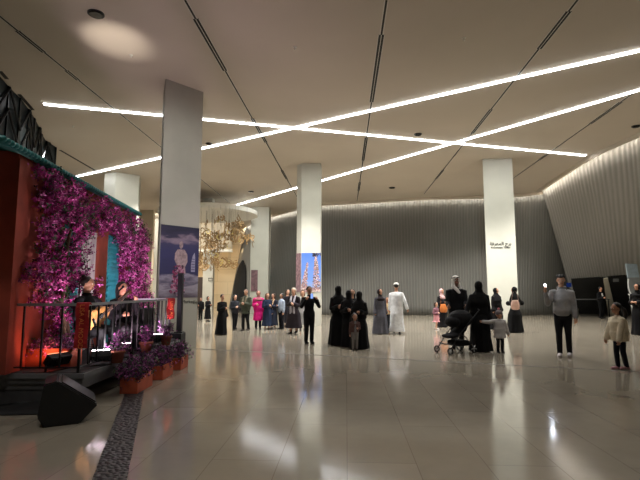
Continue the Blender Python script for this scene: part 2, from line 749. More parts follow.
# ------------------------------------------------------------------ round soffit
bm = NB()
lathe(bm, [(2.85, 6.0), (2.95, 6.02), (2.95, 6.26), (2.8, 6.32)], 72)
o = struct(obj('ceiling_round_soffit', bm, M_white, loc=(-6.78, 28, 0)))
bm = NB()
box(bm, -7.1, -6.5, 27.7, 28.3, 6.31, CZ - .001)
struct(obj('ceiling_soffit_hanger', bm, M_white))

# ------------------------------------------------------------------ glazing at upper left
gl = [(-7.3, 6.5), (-7.75, 9.6), P(1, 80, CZ).xy, P(20, 99.5, CZ).xy, P(35, 121, CZ).xy, P(44, 140, CZ).xy, (-10.3, 17.6), (-11.8, 18.9), (-13.8, 19.8), (-15.5, 20.3)]
gp, gL = resample([(p[0], p[1], 0) for p in gl], 22)
M_glass = mat('dark_night_glass', (22, 29, 32), .35, 0, .3, 1.5, spec=.1)
bm = NB()
for a, b in zip(gp, gp[1:]):
    d = (b - a).normalized()
    nrm = Vector((d.y, -d.x, 0)) * .03
    slab(bm, [a, b, b + Vector((0, 0, CZ)), a + Vector((0, 0, CZ))], nrm, .04)
g = struct(obj('window_1', bm, M_glass))
bm = NB()
for i, a in enumerate(gp):
    d = (gp[min(i + 1, 21)] - gp[max(i - 1, 0)]).normalized()
    Mx = frame_M(a, d, (0, 0, 1))
    if i % 2 == 0:
        box(bm, -.06, .06, 0, CZ - .01, -.05, .07, Mx)
    else:
        box(bm, -.02, .02, 0, CZ - .01, -.03, .08, Mx)
for i in range(21):
    a, b = gp[i], gp[i + 1]
    for z in (1.2, 2.6, 4.0, 5.3, 6.4):
        tube(bm, [a + Vector((0, 0, z)), b + Vector((0, 0, z))], [.035, .035], 6)
    dd = (b - a).normalized()
    nr = Vector((dd.y, -dd.x, 0)) * .09
    for z in (4.6, 5.5, 6.1):
        tube(bm, [a + nr + Vector((0, 0, z + (.9 if i % 2 else 0))), b + nr + Vector((0, 0, z + (0 if i % 2 else .9)))], [.035, .035], 6)
    if i % 2 == 0:
        for z in (2.6,):
            tube(bm, [a + Vector((0, 0, z)), b + Vector((0, 0, z + 1.3))], [.045, .045], 6)
obj('window_frame', bm, M_metal_dark, g)
# building light in the glazing, painted as paler grey panels on the glass
bm = NB()
for i, z in ((8, 5.5), (9, 4.2), (11, 5.4), (12, 4.1)):
    a, b = gp[i], gp[i + 1]
    d = (b - a).normalized()
    nrm = Vector((d.y, -d.x, 0))
    slab(bm, [a.lerp(b, .15) + Vector((0, 0, z)), a.lerp(b, .85) + Vector((0, 0, z)), a.lerp(b, .85) + Vector((0, 0, z + .85)), a.lerp(b, .15) + Vector((0, 0, z + .85))], nrm, .06)
obj('window_glow_panel', bm, mat('painted_pane_glow', (66, 76, 80), .6), g)

# ------------------------------------------------------------------ floor inlays
M_groove = mat('dark_floor_joint', (52, 49, 45), .5)
ga, gb = P(150, 346.3), P(690, 374.6)
dv = (gb - ga).normalized()
nv = Vector((-dv.y, dv.x, 0))
bm = NB()
slab(bm, [ga - nv * .03, gb - nv * .03, gb + nv * .03, ga + nv * .03], (0, 0, 1), .003)
struct(obj('floor_joint', bm, M_groove))


def pebble_mat():
    m, nt, b = node_mat('black_pebble_strip')
    N, L = nt.nodes.new, nt.links.new
    tc = N('ShaderNodeTexCoord')
    v = N('ShaderNodeTexVoronoi')
    v.inputs['Scale'].default_value = 24
    L(tc.outputs['Object'], v.inputs['Vector'])
    rp = N('ShaderNodeValToRGB')
    rp.color_ramp.elements[0].color = lin((74, 70, 70))
    rp.color_ramp.elements[1].color = lin((14, 13, 13))
    rp.color_ramp.elements[1].position = .6
    L(v.outputs['Distance'], rp.inputs[0])
    L(rp.outputs[0], b.inputs['Base Color'])
    bp = N('ShaderNodeBump')
    bp.invert = True
    bp.inputs['Distance'].default_value = .02
    L(v.outputs['Distance'], bp.inputs['Height'])
    L(bp.outputs[0], b.inputs['Normal'])
    b.inputs['Roughness'].default_value = .45
    return m


sa, sb_ = P(92, 480), P(127, 480)
ta, tb = P(129.5, 381), P(146.5, 379)
dl = (ta - sa).normalized()
dr = (tb - sb_).normalized()
bm = NB()
slab(bm, [sa - dl * 2.4, sb_ - dl * 2.4, tb + dr * 4.2, ta + dl * 4.2], (0, 0, 1), .004)
struct(obj('floor_pebble_strip', bm, pebble_mat()))

# ------------------------------------------------------------------ ceiling lights
def led(p0, p1, label, wd=.108):
    a, b = P(*p0, CZ), P(*p1, CZ)
    d = (b - a).normalized()
    s = Vector((-d.y, d.x, 0))
    t = thing('linear_ceiling_light', label, 'ceiling light', a, 0, 'crossing linear ceiling lights')
    L = (b - a)
    bm = NB()
    h = wd / 2
    slab(bm, [s * -h, L - s * h, L + s * h, s * h], (0, 0, -1), .025)
    obj('diffuser', bm, M_led, t, loc=(0, 0, -.012))
    bm = NB()
    h += .02
    slab(bm, [s * -h - d * .03, L - s * h + d * .03, L + s * h + d * .03, s * h - d * .03], (0, 0, -1), .012)
    obj('housing', bm, M_white, t)


def ext(p, q, k):
    return (p[0] + (q[0] - p[0]) * k, p[1] + (q[1] - p[1]) * k)


led((44, 103.5), (585, 155), 'white strip light sloping from above the house down to past the right column')
led((77, 176), (800, 13.5), 'long white strip light rising from behind the house roof to the upper right edge')
led((232, 206), (790, 46), 'white strip light starting above the hanging gold sculpture, lowest on the left')

# dark ceiling slots converging away from the viewer
M_slot = mat('slot_black', (26, 24, 22), .7)
M_slot_edge = mat('slot_edge_metal', (205, 200, 190), .35, .3)
SL = [((185, 0), (300, 202), 'ceiling slot running from the top left of centre towards the middle column', [(.03, .14), (.3, .42), (.62, .7)]),
      ((386.5, 0), (357, 201), 'ceiling slot nearest the middle, running straight away', [(.06, .24), (.4, .55), (.75, .85)]),
      ((577.5, 0), (424, 194), 'ceiling slot reaching the top edge right of centre', [(.02, .1), (.3, .42), (.7, .8)]),
      ((660, 74), (508, 182), 'rightmost ceiling slot, near the pale ribbed wall', [(.15, .3), (.55, .66)]),
      ((-14, 5), (161, 147), 'ceiling slot left of the near grey column', [(.1, .2), (.3, .36)]),
      ((161, 147), (230, 203), 'faint ceiling slot continuing behind the near grey column', [(.2, .35)])]
for p0, p1, lb, segs in SL:
    a, b = P(*p0, CZ), P(*p1, CZ)
    L = b - a
    d = L.normalized()
    s = Vector((-d.y, d.x, 0))
    t = thing('ceiling_slot_diffuser', lb, 'ceiling vent', a, 0, 'linear air slots in the ceiling')
    bm = NB()
    slab(bm, [s * -.02, L - s * .02, L + s * .02, s * .02], (0, 0, -1), .004)
    obj('slot', bm, M_slot, t)
    bm = NB()
    for k in (-1, 1):
        slab(bm, [s * (k * .034 - .007), L + s * (k * .034 - .007), L + s * (k * .034 + .007), s * (k * .034 + .007)], (0, 0, -1), .006)
    obj('edge_trim', bm, M_slot_edge, t)
    for f0, f1 in segs:
        bm = NB()
        p, q = L * f0, L * f1
        slab(bm, [p - s * .07, q - s * .07, q + s * .07, p + s * .07], (0, 0, -1), .008)
        for k in (-.066, 0, .066):
            slab(bm, [p + s * (k - .006), q + s * (k - .006), q + s * (k + .006), p + s * (k + .006)], (0, 0, -1), .014, 1)
        obj('grille', bm, [M_slot, M_slot_edge], t)
for a, b, lb in (((0, 71), (7, 79), 'short dark vent in the ceiling at the left edge by the glazing'), ((19, 94), (33, 110), 'short dark vent between glazing and strip light'),
                 ((49, 142), (53, 151), 'short dark vent above the house roof'), ((60, 150), (98, 172), 'thin ceiling vent above the flower covered roof')):
    A, B = P(*a, CZ), P(*b, CZ)
    d = (B - A).normalized()
    s = Vector((-d.y, d.x, 0)) * .05
    bm = NB()
    slab(bm, [A - s, B - s, B + s, A + s], (0, 0, -1), .006)
    tag(obj('ceiling_vent', bm, M_slot), lb, 'ceiling vent')

# round fittings
M_lens = mat('dark_lens', (10, 10, 10), .2)
for (px, py), r_, lb in (((96, 13.5), .14, 'large black round ceiling fitting near the top left, beside a glowing patch'), ((209, 143.5), .11, 'small black round ceiling fitting just right of the near column'),
                         ((418, 134), .12, 'black round ceiling fitting between the crossing strip lights'), ((392, 187.5), .16, 'small round ceiling fitting low in front of the tower wall'),
                         ((636, 126), .12, 'black round ceiling fitting at the right edge'), ((251, 191.5), .15, 'small round ceiling fitting above the gold sculpture')):
    c = P(px, py, CZ)
    t = thing('recessed_spotlight', lb, 'spotlight', c, 0, 'recessed round ceiling fittings')
    bm = NB()
    lathe(bm, [(r_, -.02), (r_ + .02, -.02), (r_ + .02, 0), (r_, 0)], 24)
    obj('trim_ring', bm, M_metal_dark, t)
    bm = NB()
    lathe(bm, [(.02, -.05), (r_ * .9, -.045), (r_ * .95, -.022), (r_ * .95, -.021)], 24)
    obj('lens', bm, M_lens, t)
for i, ((px, py), lb) in enumerate((((131, 55), 'tiny white ceiling sprinkler left of the near column'), ((295, 47), 'tiny white ceiling sprinkler near the top middle'),
                                    ((464, 38), 'tiny white ceiling sprinkler in the upper right'), ((73, 126), 'tiny white ceiling sprinkler under the left strip light'), ((547, 113), 'tiny white ceiling sprinkler between strip lights at right'))):
    c = P(px, py, CZ)
    bm = NB()
    lathe(bm, [(.01, -.07), (.02, -.065), (.012, -.03), (.04, -.01), (.045, 0)], 12)
    tag(obj('ceiling_sprinkler', bm, M_white, loc=c), lb, 'sprinkler', 'ceiling sprinklers')

# ------------------------------------------------------------------ posters and column writing
def flat_poly(bm, M, pts, z, mi):
    vs = [bm.verts.new(M @ Vector((x, y, z))) for x, y in pts]
    bm.faces.new(vs).material_index = mi


def gradient_mat(name, stops, z0, z1, mottled=.0, nscale=3, rough=.5):
    """printed colour bands running up the picture (object z)"""
    m, nt, b = node_mat(name)
    N, L = nt.nodes.new, nt.links.new
    tc = N('ShaderNodeTexCoord')
    sp = N('ShaderNodeSeparateXYZ')
    L(tc.outputs['Object'], sp.inputs[0])
    n = N('ShaderNodeTexNoise')
    n.inputs['Scale'].default_value = nscale
    n.inputs['Detail'].default_value = 6
    mp = N('ShaderNodeMapping')
    mp.inputs['Scale'].default_value = (1, 1, 3.2)
    L(tc.outputs['Object'], mp.inputs[0])
    L(mp.outputs[0], n.inputs['Vector'])
    mr = N('ShaderNodeMapRange')
    mr.inputs['From Min'].default_value = z0
    mr.inputs['From Max'].default_value = z1
    L(sp.outputs[2], mr.inputs[0])
    ma = N('ShaderNodeMath')
    ma.operation = 'MULTIPLY_ADD'
    ma.inputs[1].default_value = mottled
    L(n.outputs['Fac'], ma.inputs[0])
    sb = N('ShaderNodeMath')
    sb.operation = 'SUBTRACT'
    sb.inputs[1].default_value = mottled * .5
    L(mr.outputs[0], sb.inputs[0])
    L(sb.outputs[0], ma.inputs[2])
    rp = N('ShaderNodeValToRGB')
    el = rp.color_ramp.elements
    while len(el) < len(stops):
        el.new(.5)
    for e, (p, c) in zip(el, stops):
        e.position = p
        e.color = lin(c)
    L(ma.outputs[0], rp.inputs[0])
    L(rp.outputs[0], b.inputs['Base Color'])
    b.inputs['Roughness'].default_value = rough
    return m


# poster on the near left column
fd = Vector((c1b.x - c1a.x, c1b.y - c1a.y, 0))
fl = fd.length
fd.normalize()
fn = Vector((fd.y, -fd.x, 0))
Z0, Z1 = 1.30, 3.17
O = Vector((c1a.x, c1a.y, 0)) + fn * .012
Mf = frame_M(O, fd, (0, 0, 1))
t = thing('column_poster', 'dusk poster with a standing statue and roses on the near grey column', 'poster', O)
Mi = Matrix.Translation(-O) @ Mf
mt = gradient_mat('dusk_sky_print', [(0, (86, 76, 88)), (.14, (150, 144, 156)), (.2, (84, 78, 98)), (.28, (140, 134, 150)), (.34, (46, 46, 80)), (.6, (52, 52, 92)), (.74, (58, 56, 90)), (.82, (132, 116, 132)), (.88, (52, 48, 74)), (1, (38, 38, 60))], Z0, Z1, .34, 2.2)
bm = NB()
box(bm, .02, fl - .02, Z0, Z1, 0, .012, Mi)
obj('print_sheet', bm, mt, t)
bm = NB()
u = fl * .52


def sil(bm, pts, z, mi=0):
    flat_poly(bm, Mi, pts, z, mi)


# statue: head, torso, folded arms, robe
sil(bm, [(u - .05, 2.62), (u - .055, 2.72), (u - .02, 2.78), (u + .03, 2.77), (u + .06, 2.7), (u + .045, 2.62), (u + .02, 2.58), (u - .02, 2.58)], .014)
sil(bm, [(u - .18, 2.28), (u - .17, 2.45), (u - .1, 2.56), (u + .1, 2.56), (u + .19, 2.43), (u + .2, 2.24), (u + .13, 2.1), (u + .15, 1.92), (u - .12, 1.92), (u - .1, 2.12)], .0145)
obj('statue_figure', bm, mat('print_bronze', (150, 130, 132), .5, noise_amt=.35, nscale=14), t)
bm = NB()
rr = random.Random(3)
for i in range(150):
    k = rr.random()
    x = u - .06 + rr.uniform(-.17, .17) * (1.35 - k * .6)
    y = Z0 + .05 + k * .78
    s = rr.uniform(.018, .04)
    n_ = rr.randint(5, 7)
    sil(bm, [(x + s * math.cos(6.283 * j / n_), y + s * math.sin(6.283 * j / n_)) for j in range(n_)], .015 + i * .00001, rr.choice([0, 0, 1, 2]))
obj('rose_cascade', bm, [mat('print_rose', (126, 48, 84), .5), mat('print_rose_pale', (168, 120, 142), .5), mat('print_rose_dark', (58, 30, 48), .5)], t)
bm = NB()
v = fl * .83
sil(bm, [(v - .05, 1.98), (v + .07, 1.98), (v + .07, 2.36), (v + .05, 2.5), (v - .01, 2.4), (v - .05, 2.2)], .0142)
for k in range(5):
    sil(bm, [(v - .04, 2.03 + k * .07), (v + .06, 2.03 + k * .07), (v + .06, 2.05 + k * .07), (v - .04, 2.05 + k * .07)], .0146, 1)
obj('distant_tower', bm, [mat('print_tower', (150, 146, 170), .5), mat('print_tower_band', (84, 80, 112), .5)], t)

M_ink = mat('black_ink', (34, 34, 32), .5)
ct = thing('column_lettering', 'small dark word Market under the dusk poster', 'sign', O)
bm = NB()
text_bm(bm, 'Market', Mi @ Matrix.Translation((fl * .74, 1.19, .004)), .13, .002)
obj('latin_letters', bm, M_ink, ct)
bm = NB()
text_bm(bm, '\uFE95\uFEED\uFEB3'.replace('\uFE95', '\uFED5'), Mi @ Matrix.Translation((fl * .96, 1.19, .004)), .11, .002)
obj('arabic_letters', bm, M_ink, ct)
bm = NB()
for i in range(4):
    for j in range(3):
        box(bm, .06 + i * .055, .10 + i * .055, 1.12 + j * .05, 1.155 + j * .05, 0, .006, Mi)
tag(obj('logo_grid', bm, M_ink), 'small dark grid of squares under the left corner of the dusk poster', 'sign')

# writing on the right column
A, B = Vector((6.93, 19.35, 0)), Vector((8.15, 19.25, 0))
fd2 = (B - A).normalized()
O2 = A + Vector((fd2.y, -fd2.x, 0)) * .006
M2 = frame_M(O2, fd2, (0, 0, 1))
k = (PY(501, 244, 19.3) - A)
zc = PY(501, 244.5, 19.3).z
ks = thing('column_sign', 'dark two line bilingual lettering on the pale right column', 'sign', O2)
M2l = Matrix.Translation(-O2) @ M2
bm = NB()
text_bm(bm, '\uFE94\uFED3\uFEAE\uFECC\uFEE4\uFEDF\uFE8D \uFE9D\uFEAE\uFE91', M2l @ Matrix.Translation((.60, zc + .03, .0)), .195, .003, off=.004, spacing=1.0)
obj('arabic_letters', bm, M_ink, ks)
bm = NB()
text_bm(bm, 'Knowledge Tower', M2l @ Matrix.Translation((.60, zc - .13, .0)), .105, .003, off=.002, spacing=1.0)
obj('latin_letters', bm, M_ink, ks)

# poster wrapped on the middle column
O3 = Vector((-.80, 20.0, 0))
t = thing('column_poster', 'blue sky poster of pink blossom towers on the middle column', 'poster', O3)
zt, zb = PY(312, 253, 20).z, PY(312, 292, 20).z
Mc = frame_M((0, -.012, 0), (1, 0, 0), (0, 0, 1))
bm = NB()
box(bm, .0, .84, zb, zt, 0, .012, Mc)
obj('print_sheet', bm, gradient_mat('blue_sky_print', [(0, (150, 160, 190)), (.3, (104, 140, 206)), (1, (62, 104, 190))], zb, zt, .1, 2), t)
sd = Vector((-1.03 + .80, .35, 0)).normalized()
Ms = frame_M(Vector((-.23, .35, 0)) + Vector((sd.y, -sd.x, 0)) * -.012, -sd, (0, 0, 1))
bm = NB()
box(bm, 0, .40, zb, zt, 0, .012, Ms)
obj('side_sheet', bm, mat('blossom_print_side', (140, 112, 118), .5, noise_amt=.45, nscale=9), t)
bm = NB()
rr = random.Random(5)


def blob(x, y, s, z, mi):
    n_ = rr.randint(5, 8)
    flat_poly(bm, Mc, [(min(max(x + s * math.cos(6.283 * j / n_), .0), .84), min(max(y + s * math.sin(6.283 * j / n_), zb), zt)) for j in range(n_)], z, mi)


H_ = zt - zb
for i in range(950):
    k = rr.random() ** 1.2
    if rr.random() < .45:
        cx, wd = .10 + .16 * k, .13 * (1.15 - k)
        y = zb + .05 + k * (H_ * .72)
    else:
        cx, wd = .66 - .04 * k, .17 * (1.2 - k)
        y = zb + .05 + k * (H_ * .88)
    blob(cx + rr.uniform(-wd, wd), y, rr.uniform(.012, .03), .014 + i * .000005, rr.choice([0, 0, 1, 1, 2, 3]))
for i in range(60):
    blob(rr.uniform(.02, .8), zb + rr.uniform(0, .14), rr.uniform(.03, .05), .019 + i * .00001, rr.choice([0, 1, 2]))
for i in range(22):
    blob(rr.uniform(.45, .84), zt - rr.uniform(0, .16), rr.uniform(.02, .045), .0195, 3)
obj('blossom_towers', bm, [mat('print_blossom', (172, 128, 130), .5), mat('print_stone', (128, 106, 98), .5), mat('print_blossom_pale', (205, 186, 180), .5), mat('print_shadow', (56, 48, 60), .5)], t)
# small framed picture on the far column
bm = NB()
a = PY(251.3, 270, 30.7)
box(bm, a.x, a.x + .42, 30.66, 30.8, PY(252, 291, 30.7).z, PY(252, 270, 30.7).z)
tag(obj('column_banner', bm, mat('far_banner', (112, 78, 84), .5, noise_amt=.5, nscale=5)), 'narrow dull red picture panel on the far column behind the pink coat', 'poster')
bm = NB()
a = PY(208.3, 281, 37.1)
for (x0, x1, z0, z1) in ((0, .34, 0, .03), (0, .34, .22, .25), (0, .03, 0, .25), (.31, .34, 0, .25)):
    box(bm, a.x + x0, a.x + x1, 37.12, 37.2, a.z + z0, a.z + z1)
tag(obj('wall_sign', bm, M_ink), 'small dark outlined sign on the grey lobby column', 'sign')
bm = NB()
a, b = PY(196.5, 277, 38), PY(202.5, 277, 38)
box(bm, a.x, b.x, 38.3, 38.45, 0, a.z)
struct(obj('door_4', bm, mat('dark_brown_door', (44, 30, 24), .5)))

# ------------------------------------------------------------------ hanging gold letters
M_gold = mat('brushed_gold', (150, 120, 80), .45, .4, .2, 5)
M_gold_pale = mat('pale_gold', (206, 186, 122), .4, .4, .2, 5)
hs = thing('hanging_sculpture', 'hanging cloud of gold calligraphy letters beneath the round soffit', 'sculpture', (-6.6, 26, 6.0))
glyphs = ['\u0639', '\u0648', '\u0644', '\u0646', '\u0647', '\u062D', '\u0633', '\u0645', '\u0642', '\u0643', '\u0631', '\u0644', '\u0627']
gm = []
for g_ in glyphs:
    b_ = NB()
    text_bm(b_, g_, frame_M((0, 0, 0), (1, 0, 0), (0, 0, 1)), 1.0, .03, off=.006)
    if len(b_.verts) == 0:
        b_.free()
        continue
    cc = sum((v.co for v in b_.verts), Vector()) / len(b_.verts)
    for v in b_.verts:
        v.co -= cc
    me = bpy.data.meshes.new('letter')
    b_.to_mesh(me)
    b_.free()
    me.materials.append(M_gold)
    gm.append(me)
gm_pale = []
for me in gm[:4]:
    m2 = me.copy()
    m2.materials.clear()
    m2.materials.append(M_gold_pale)
    gm_pale.append(m2)
rr = random.Random(11)
wires = NB()
path = [((204, 262), 9, 6), ((212, 262), 9, 5), ((222, 263), 8, 4), ((232, 264), 6, 2), ((208, 252), 9, 7), ((215, 246), 9, 7), ((221, 241), 7, 7), ((213, 236), 9, 5),
        ((206, 242), 6, 7), ((230, 238), 7, 5), ((235, 231), 7, 7), ((240, 224), 4, 5), ((243, 237), 6, 4), ((250, 239), 4, 3), ((228, 224), 5, 4), ((205, 228), 4, 8), ((220, 219), 6, 3)]
cnt = [9, 8, 7, 5, 9, 8, 7, 5, 5, 6, 7, 4, 5, 4, 2, 3, 3]
base = Vector((-6.6, 26, 6.0))
for ((px, py), sx, sy), c_ in zip(path, cnt):
    for j in range(c_):
        Y = rr.uniform(24.2, 27.2)
        p = PY(px + rr.uniform(-sx, sx), py + rr.uniform(-sy, sy), Y)
        me = rr.choice(gm_pale) if rr.random() < .16 else rr.choice(gm)
        o = bpy.data.objects.new('letter', me)
        link(o, hs)
        o.location = p - base
        s = rr.uniform(.36, .66)
        o.scale = (s, s, s)
        o.rotation_euler = (rr.uniform(-.4, .4), rr.uniform(-.9, .9), rr.uniform(-.9, .9))
        if rr.random() < .45:
            tube(wires, [p - base, Vector((p.x, p.y, 5.98)) - base], [.006, .006], 5, False)
small = NB()
for ((px, py), sx, sy), c_ in zip(path, cnt):
    for j in range(c_ * 2):
        me = rr.choice(gm)
        p = PY(px + rr.uniform(-sx, sx), py + 1 + rr.uniform(-sy, sy), rr.uniform(24.2, 27.2)) - base
        k_ = len(small.verts)
        small.from_mesh(me)
        small.verts.ensure_lookup_table()
        T = Matrix.Translation(p) @ Matrix.Rotation(rr.uniform(-3, 3), 4, 'Z') @ Matrix.Rotation(rr.uniform(-3, 3), 4, 'Y') @ Matrix.Scale(rr.uniform(.22, .4), 4)
        for v in small.verts[k_:]:
            v.co = T @ v.co
obj('small_letters', small, M_gold, hs)['kind'] = 'stuff'
obj('suspension_wires', wires, mat('steel_wire', (150, 148, 142), .3, .8), hs)

# ------------------------------------------------------------------ stage
ZP = .44
SX, SY = -3.03, 6.12
M_stage = mat('dark_grey_stage_paint', (104, 104, 106), .55, noise_amt=.15, nscale=5)
M_stage_top = mat('stage_carpet', (38, 36, 38), .85, noise_amt=.2, nscale=20)
st = thing('stage_platform', 'low dark grey stage platform under the orange house', 'stage', (SX, SY, 0))
bm = NB()
box(bm, -4.2, -.03, .03, 4.4, .40, .44)
obj('deck', bm, M_stage_top, st)
bm = NB()
# stepped overhanging fascia along the front and the right side
for (o0, z0, z1) in ((0, .37, .43), (-.035, .30, .37), (-.07, .22, .30)):
    box(bm, -4.2, o0, -o0, 4.4, z0, z1)
obj('fascia', bm, M_stage, st)
bm = NB()
v = [(-4.2, .09, 0), (-.55, .09, 0), (-.12, .09, .22), (-4.2, .09, .22)]
slab(bm, v, (0, 1, 0), .06)
box(bm, -4.2, -.62, .2, 4.3, 0, .215)
obj('skirt', bm, M_black if False else mat('stage_skirt', (92, 92, 94), .8), st)

# facade of the little house
FA = Vector((-4.0, 6.16, 0))
FB = Vector((-4.45, 11.15, 0))
fdir = (FB - FA).normalized()
fnorm = Vector((-fdir.y, fdir.x, 0)) * -1          # towards the hall
ZR = 3.33
FLn = (FB - FA).length
M_red = mat('weathered_red_plaster', (150, 62, 50), .8, noise_amt=.25, nscale=2.2, bump=.3)
M_red_dark = mat('dark_red_plaster', (150, 60, 42), .8, noise_amt=.3, nscale=2.5, bump=.3)
M_teal = mat('teal_paint', (34, 132, 140), .55, noise_amt=.15, nscale=6)
M_teal_roof = mat('teal_roof_tiles', (22, 100, 98), .5, noise_amt=.25, nscale=8)
hf = thing('house_facade', 'orange red house front with teal tiled eave, draped in bougainvillea', 'house front', FA)
MH = Matrix.Translation(-FA) @ frame_M(FA, fdir, (0, 0, 1))   # local: x along wall, y up, z out to hall
if (MH.to_3x3() @ Vector((0, 0, 1))).x < 0:
    print('facade normal flipped')


def fac(px, py, lift=0.0):
    """pixel -> (along wall, height) on the facade plane"""
    r = ray(px, py)
    tt = (FA - EYE).dot(fnorm) / r.dot(fnorm)
    h = EYE + r * tt
    return (h - FA).dot(fdir), h.z


bm = NB()
box(bm, 0, FLn, ZP, ZR, -.16, 0, MH)
obj('front_wall', bm, M_red, hf)
bm = NB()
box(bm, -.16, .0, ZP, ZR, -2.6, .0, MH)
box(bm, -.18, .16, ZP, ZR - .1, -.0, .03, MH)
obj('end_wall', bm, M_red_dark, hf)


def rect(px0, px1, ztop, zbot, name, m, z0=.0, z1=.04, parent=hf):
    u0, _ = fac(px0, 290)
    u1, _ = fac(px1, 290)
    bm = NB()
    box(bm, u0, u1, zbot, ztop, z0, z1, MH, bev=0)
    return obj(name, bm, m, parent), u0, u1


DT = 2.55
_, u0, u1 = rect(61, 75, DT, ZP + .02, 'shutter', M_teal)
bm = NB()
for k in range(22):
    box(bm, u0 + .06, u1 - .06, ZP + .2 + k * .09, ZP + .24 + k * .09, .04, .055, MH)
obj('shutter_slats', bm, M_teal, hf)
_, d0, d1 = rect(75, 90, DT, ZP + .02, 'door_panel', mat('door_white', (176, 174, 172), .6), -.02, .03)
bm = NB()
for a_, b_ in ((d0, d0 + .07), (d1 - .07, d1), (d0 + .3, d0 + .36), (d0 + .55, d0 + .6)):
    box(bm, a_, b_, ZP + .02, DT, .03, .07, MH)
box(bm, d0, d1, DT - .08, DT, .03, .08, MH)
obj('door_frame', bm, mat('door_white_trim', (205, 203, 200), .5), hf)
rect(90, 102, DT + .1, ZP + .02, 'pilaster', M_red_dark, -.01, .07)
_, u0, u1 = rect(103, 116, DT + .05, ZP + .02, 'shutter', M_teal)
bm = NB()
for k in range(22):
    box(bm, u0 + .08, u1 - .08, ZP + .2 + k * .09, ZP + .24 + k * .09, .04, .055, MH)
obj('shutter_slats', bm, M_teal, hf)
# tiled eave
bm = NB()
n = 62
u_start = -.75
for i in range(n):
    uu = u_start + (FLn + .75) * (i + .5) / n
    w_ = (FLn + .75) / n * .46
    a_ = MH @ Vector((uu, ZR + .16, -.55))
    b_ = MH @ Vector((uu, ZR - .01, .10))
    tube(bm, [a_, b_], [w_, w_], 10)
slab(bm, [MH @ Vector(v) for v in ((u_start, ZR + .15, -.55), (FLn, ZR + .15, -.55), (FLn, ZR - .02, .08), (u_start, ZR - .02, .08))], (0, 0, -1), .04)
obj('roof_tiles', bm, M_teal_roof, hf, smooth=True)

# bougainvillea
M_br = [mat('bract_magenta', (168, 32, 122), .6, noise_amt=.3, nscale=9), mat('bract_pink', (238, 120, 200), .6, noise_amt=.2, nscale=9),  # pale pink also puts the highlights of lit bracts into the colour
        mat('bract_deep', (120, 22, 92), .7, noise_amt=.3, nscale=9), mat('leaf_green', (46, 78, 38), .6, noise_amt=.3, nscale=9), mat('leaf_dark', (26, 34, 22), .7)]
M_bark = mat('vine_bark', (84, 62, 48), .9, noise_amt=.3, nscale=14)


def petal(bm, p, s, mi, rr):
    """one papery bract cluster: three pointed leaves round a stem tip"""
    ax = Vector((rr.gauss(0, 1), rr.gauss(0, 1), rr.gauss(0, 1))).normalized()
    u_ = ax.orthogonal().normalized()
    v_ = ax.cross(u_)
    c = bm.verts.new(p)
    for k in range(3):
        a = 2 * PI * k / 3 + rr.random()
        d = u_ * math.cos(a) + v_ * math.sin(a)
        e = u_ * math.cos(a + .55) + v_ * math.sin(a + .55)
        f = u_ * math.cos(a - .55) + v_ * math.sin(a - .55)
        t_ = bm.verts.new(p + d * s + ax * s * .5)
        l_ = bm.verts.new(p + e * s * .62 + ax * s * .3)
        r_ = bm.verts.new(p + f * s * .62 + ax * s * .3)
        bm.faces.new((c, r_, t_, l_)).material_index = mi


def inpoly(x, y, poly):
    c = False
    j = len(poly) - 1
    for i in range(len(poly)):
        xi, yi = poly[i]
        xj, yj = poly[j]
        if (yi > y) != (yj > y) and x < (xj - xi) * (y - yi) / (yj - yi) + xi:
            c = not c
        j = i
    return c


def fill(bm, poly_px, ncl, per, sg, lift, rr, weights, size=(.026, .05)):
    poly = [fac(px, py) for px, py in poly_px]
    xs = [p[0] for p in poly]
    ys = [p[1] for p in poly]
    k = 0
    while k < ncl:
        x, y = rr.uniform(min(xs), max(xs)), rr.uniform(min(ys), max(ys))
        if not inpoly(x, y, poly):
            continue
        k += 1
        z = rr.uniform(*lift)
        wz = weights[:]
        tone = rr.random()
        for j in range(per):
            p = MH @ Vector((x + rr.gauss(0, sg), y + rr.gauss(0, sg * .9), max(.05, z + rr.gauss(0, sg * .7))))
            q = rr.random()
            if tone < .34:  # darker clusters paint in the shaded gaps between blossoms
                mi = rr.choice([2, 2, 3, 4, 0])
            else:
                mi = 0 if q < wz[0] else 1 if q < wz[0] + wz[1] else 2 if q < wz[0] + wz[1] + wz[2] else 3 if q < .93 else 4
            petal(bm, p, rr.uniform(*size), mi, rr)


rr = random.Random(21)
bg = thing('bougainvillea', 'magenta bougainvillea vine climbing the left side and eave of the orange house', 'flowering vine', FA)
bm = NB()
fill(bm, [(30, 165), (60, 178), (62, 200), (76, 240), (76, 268), (70, 292), (58, 305), (60, 330), (54, 352), (40, 352), (42, 322), (28, 300), (16, 282), (24, 262), (30, 250), (20, 232), (30, 200)], 190, 25, .06, (.05, .28), rr, [.45, .25, .12])
fill(bm, [(30, 172), (60, 186), (100, 204), (134, 222), (138, 240), (120, 250), (105, 234), (85, 230), (75, 236), (60, 224), (30, 200)], 170, 25, .065, (.04, .24), rr, [.34, .12, .36])
fill(bm, [(62, 280), (72, 285), (68, 330), (58, 345)], 12, 24, .06, (.25, .5), rr, [.4, .35, .1])
obj('blossom', bm, M_br, bg)['kind'] = 'stuff'
bm = NB()


def vine(bm, pts, r0):
    n_ = len(pts)
    P3 = [MH @ Vector((x, y, z)) for x, y, z in pts]
    sm, _ = resample(P3, 26)
    for i, p in enumerate(sm[1:-1]):
        p += Vector((rr.gauss(0, .012), rr.gauss(0, .012), 0))
    tube(bm, sm, [r0 * (1 - .6 * i / 25) for i in range(26)], 7)


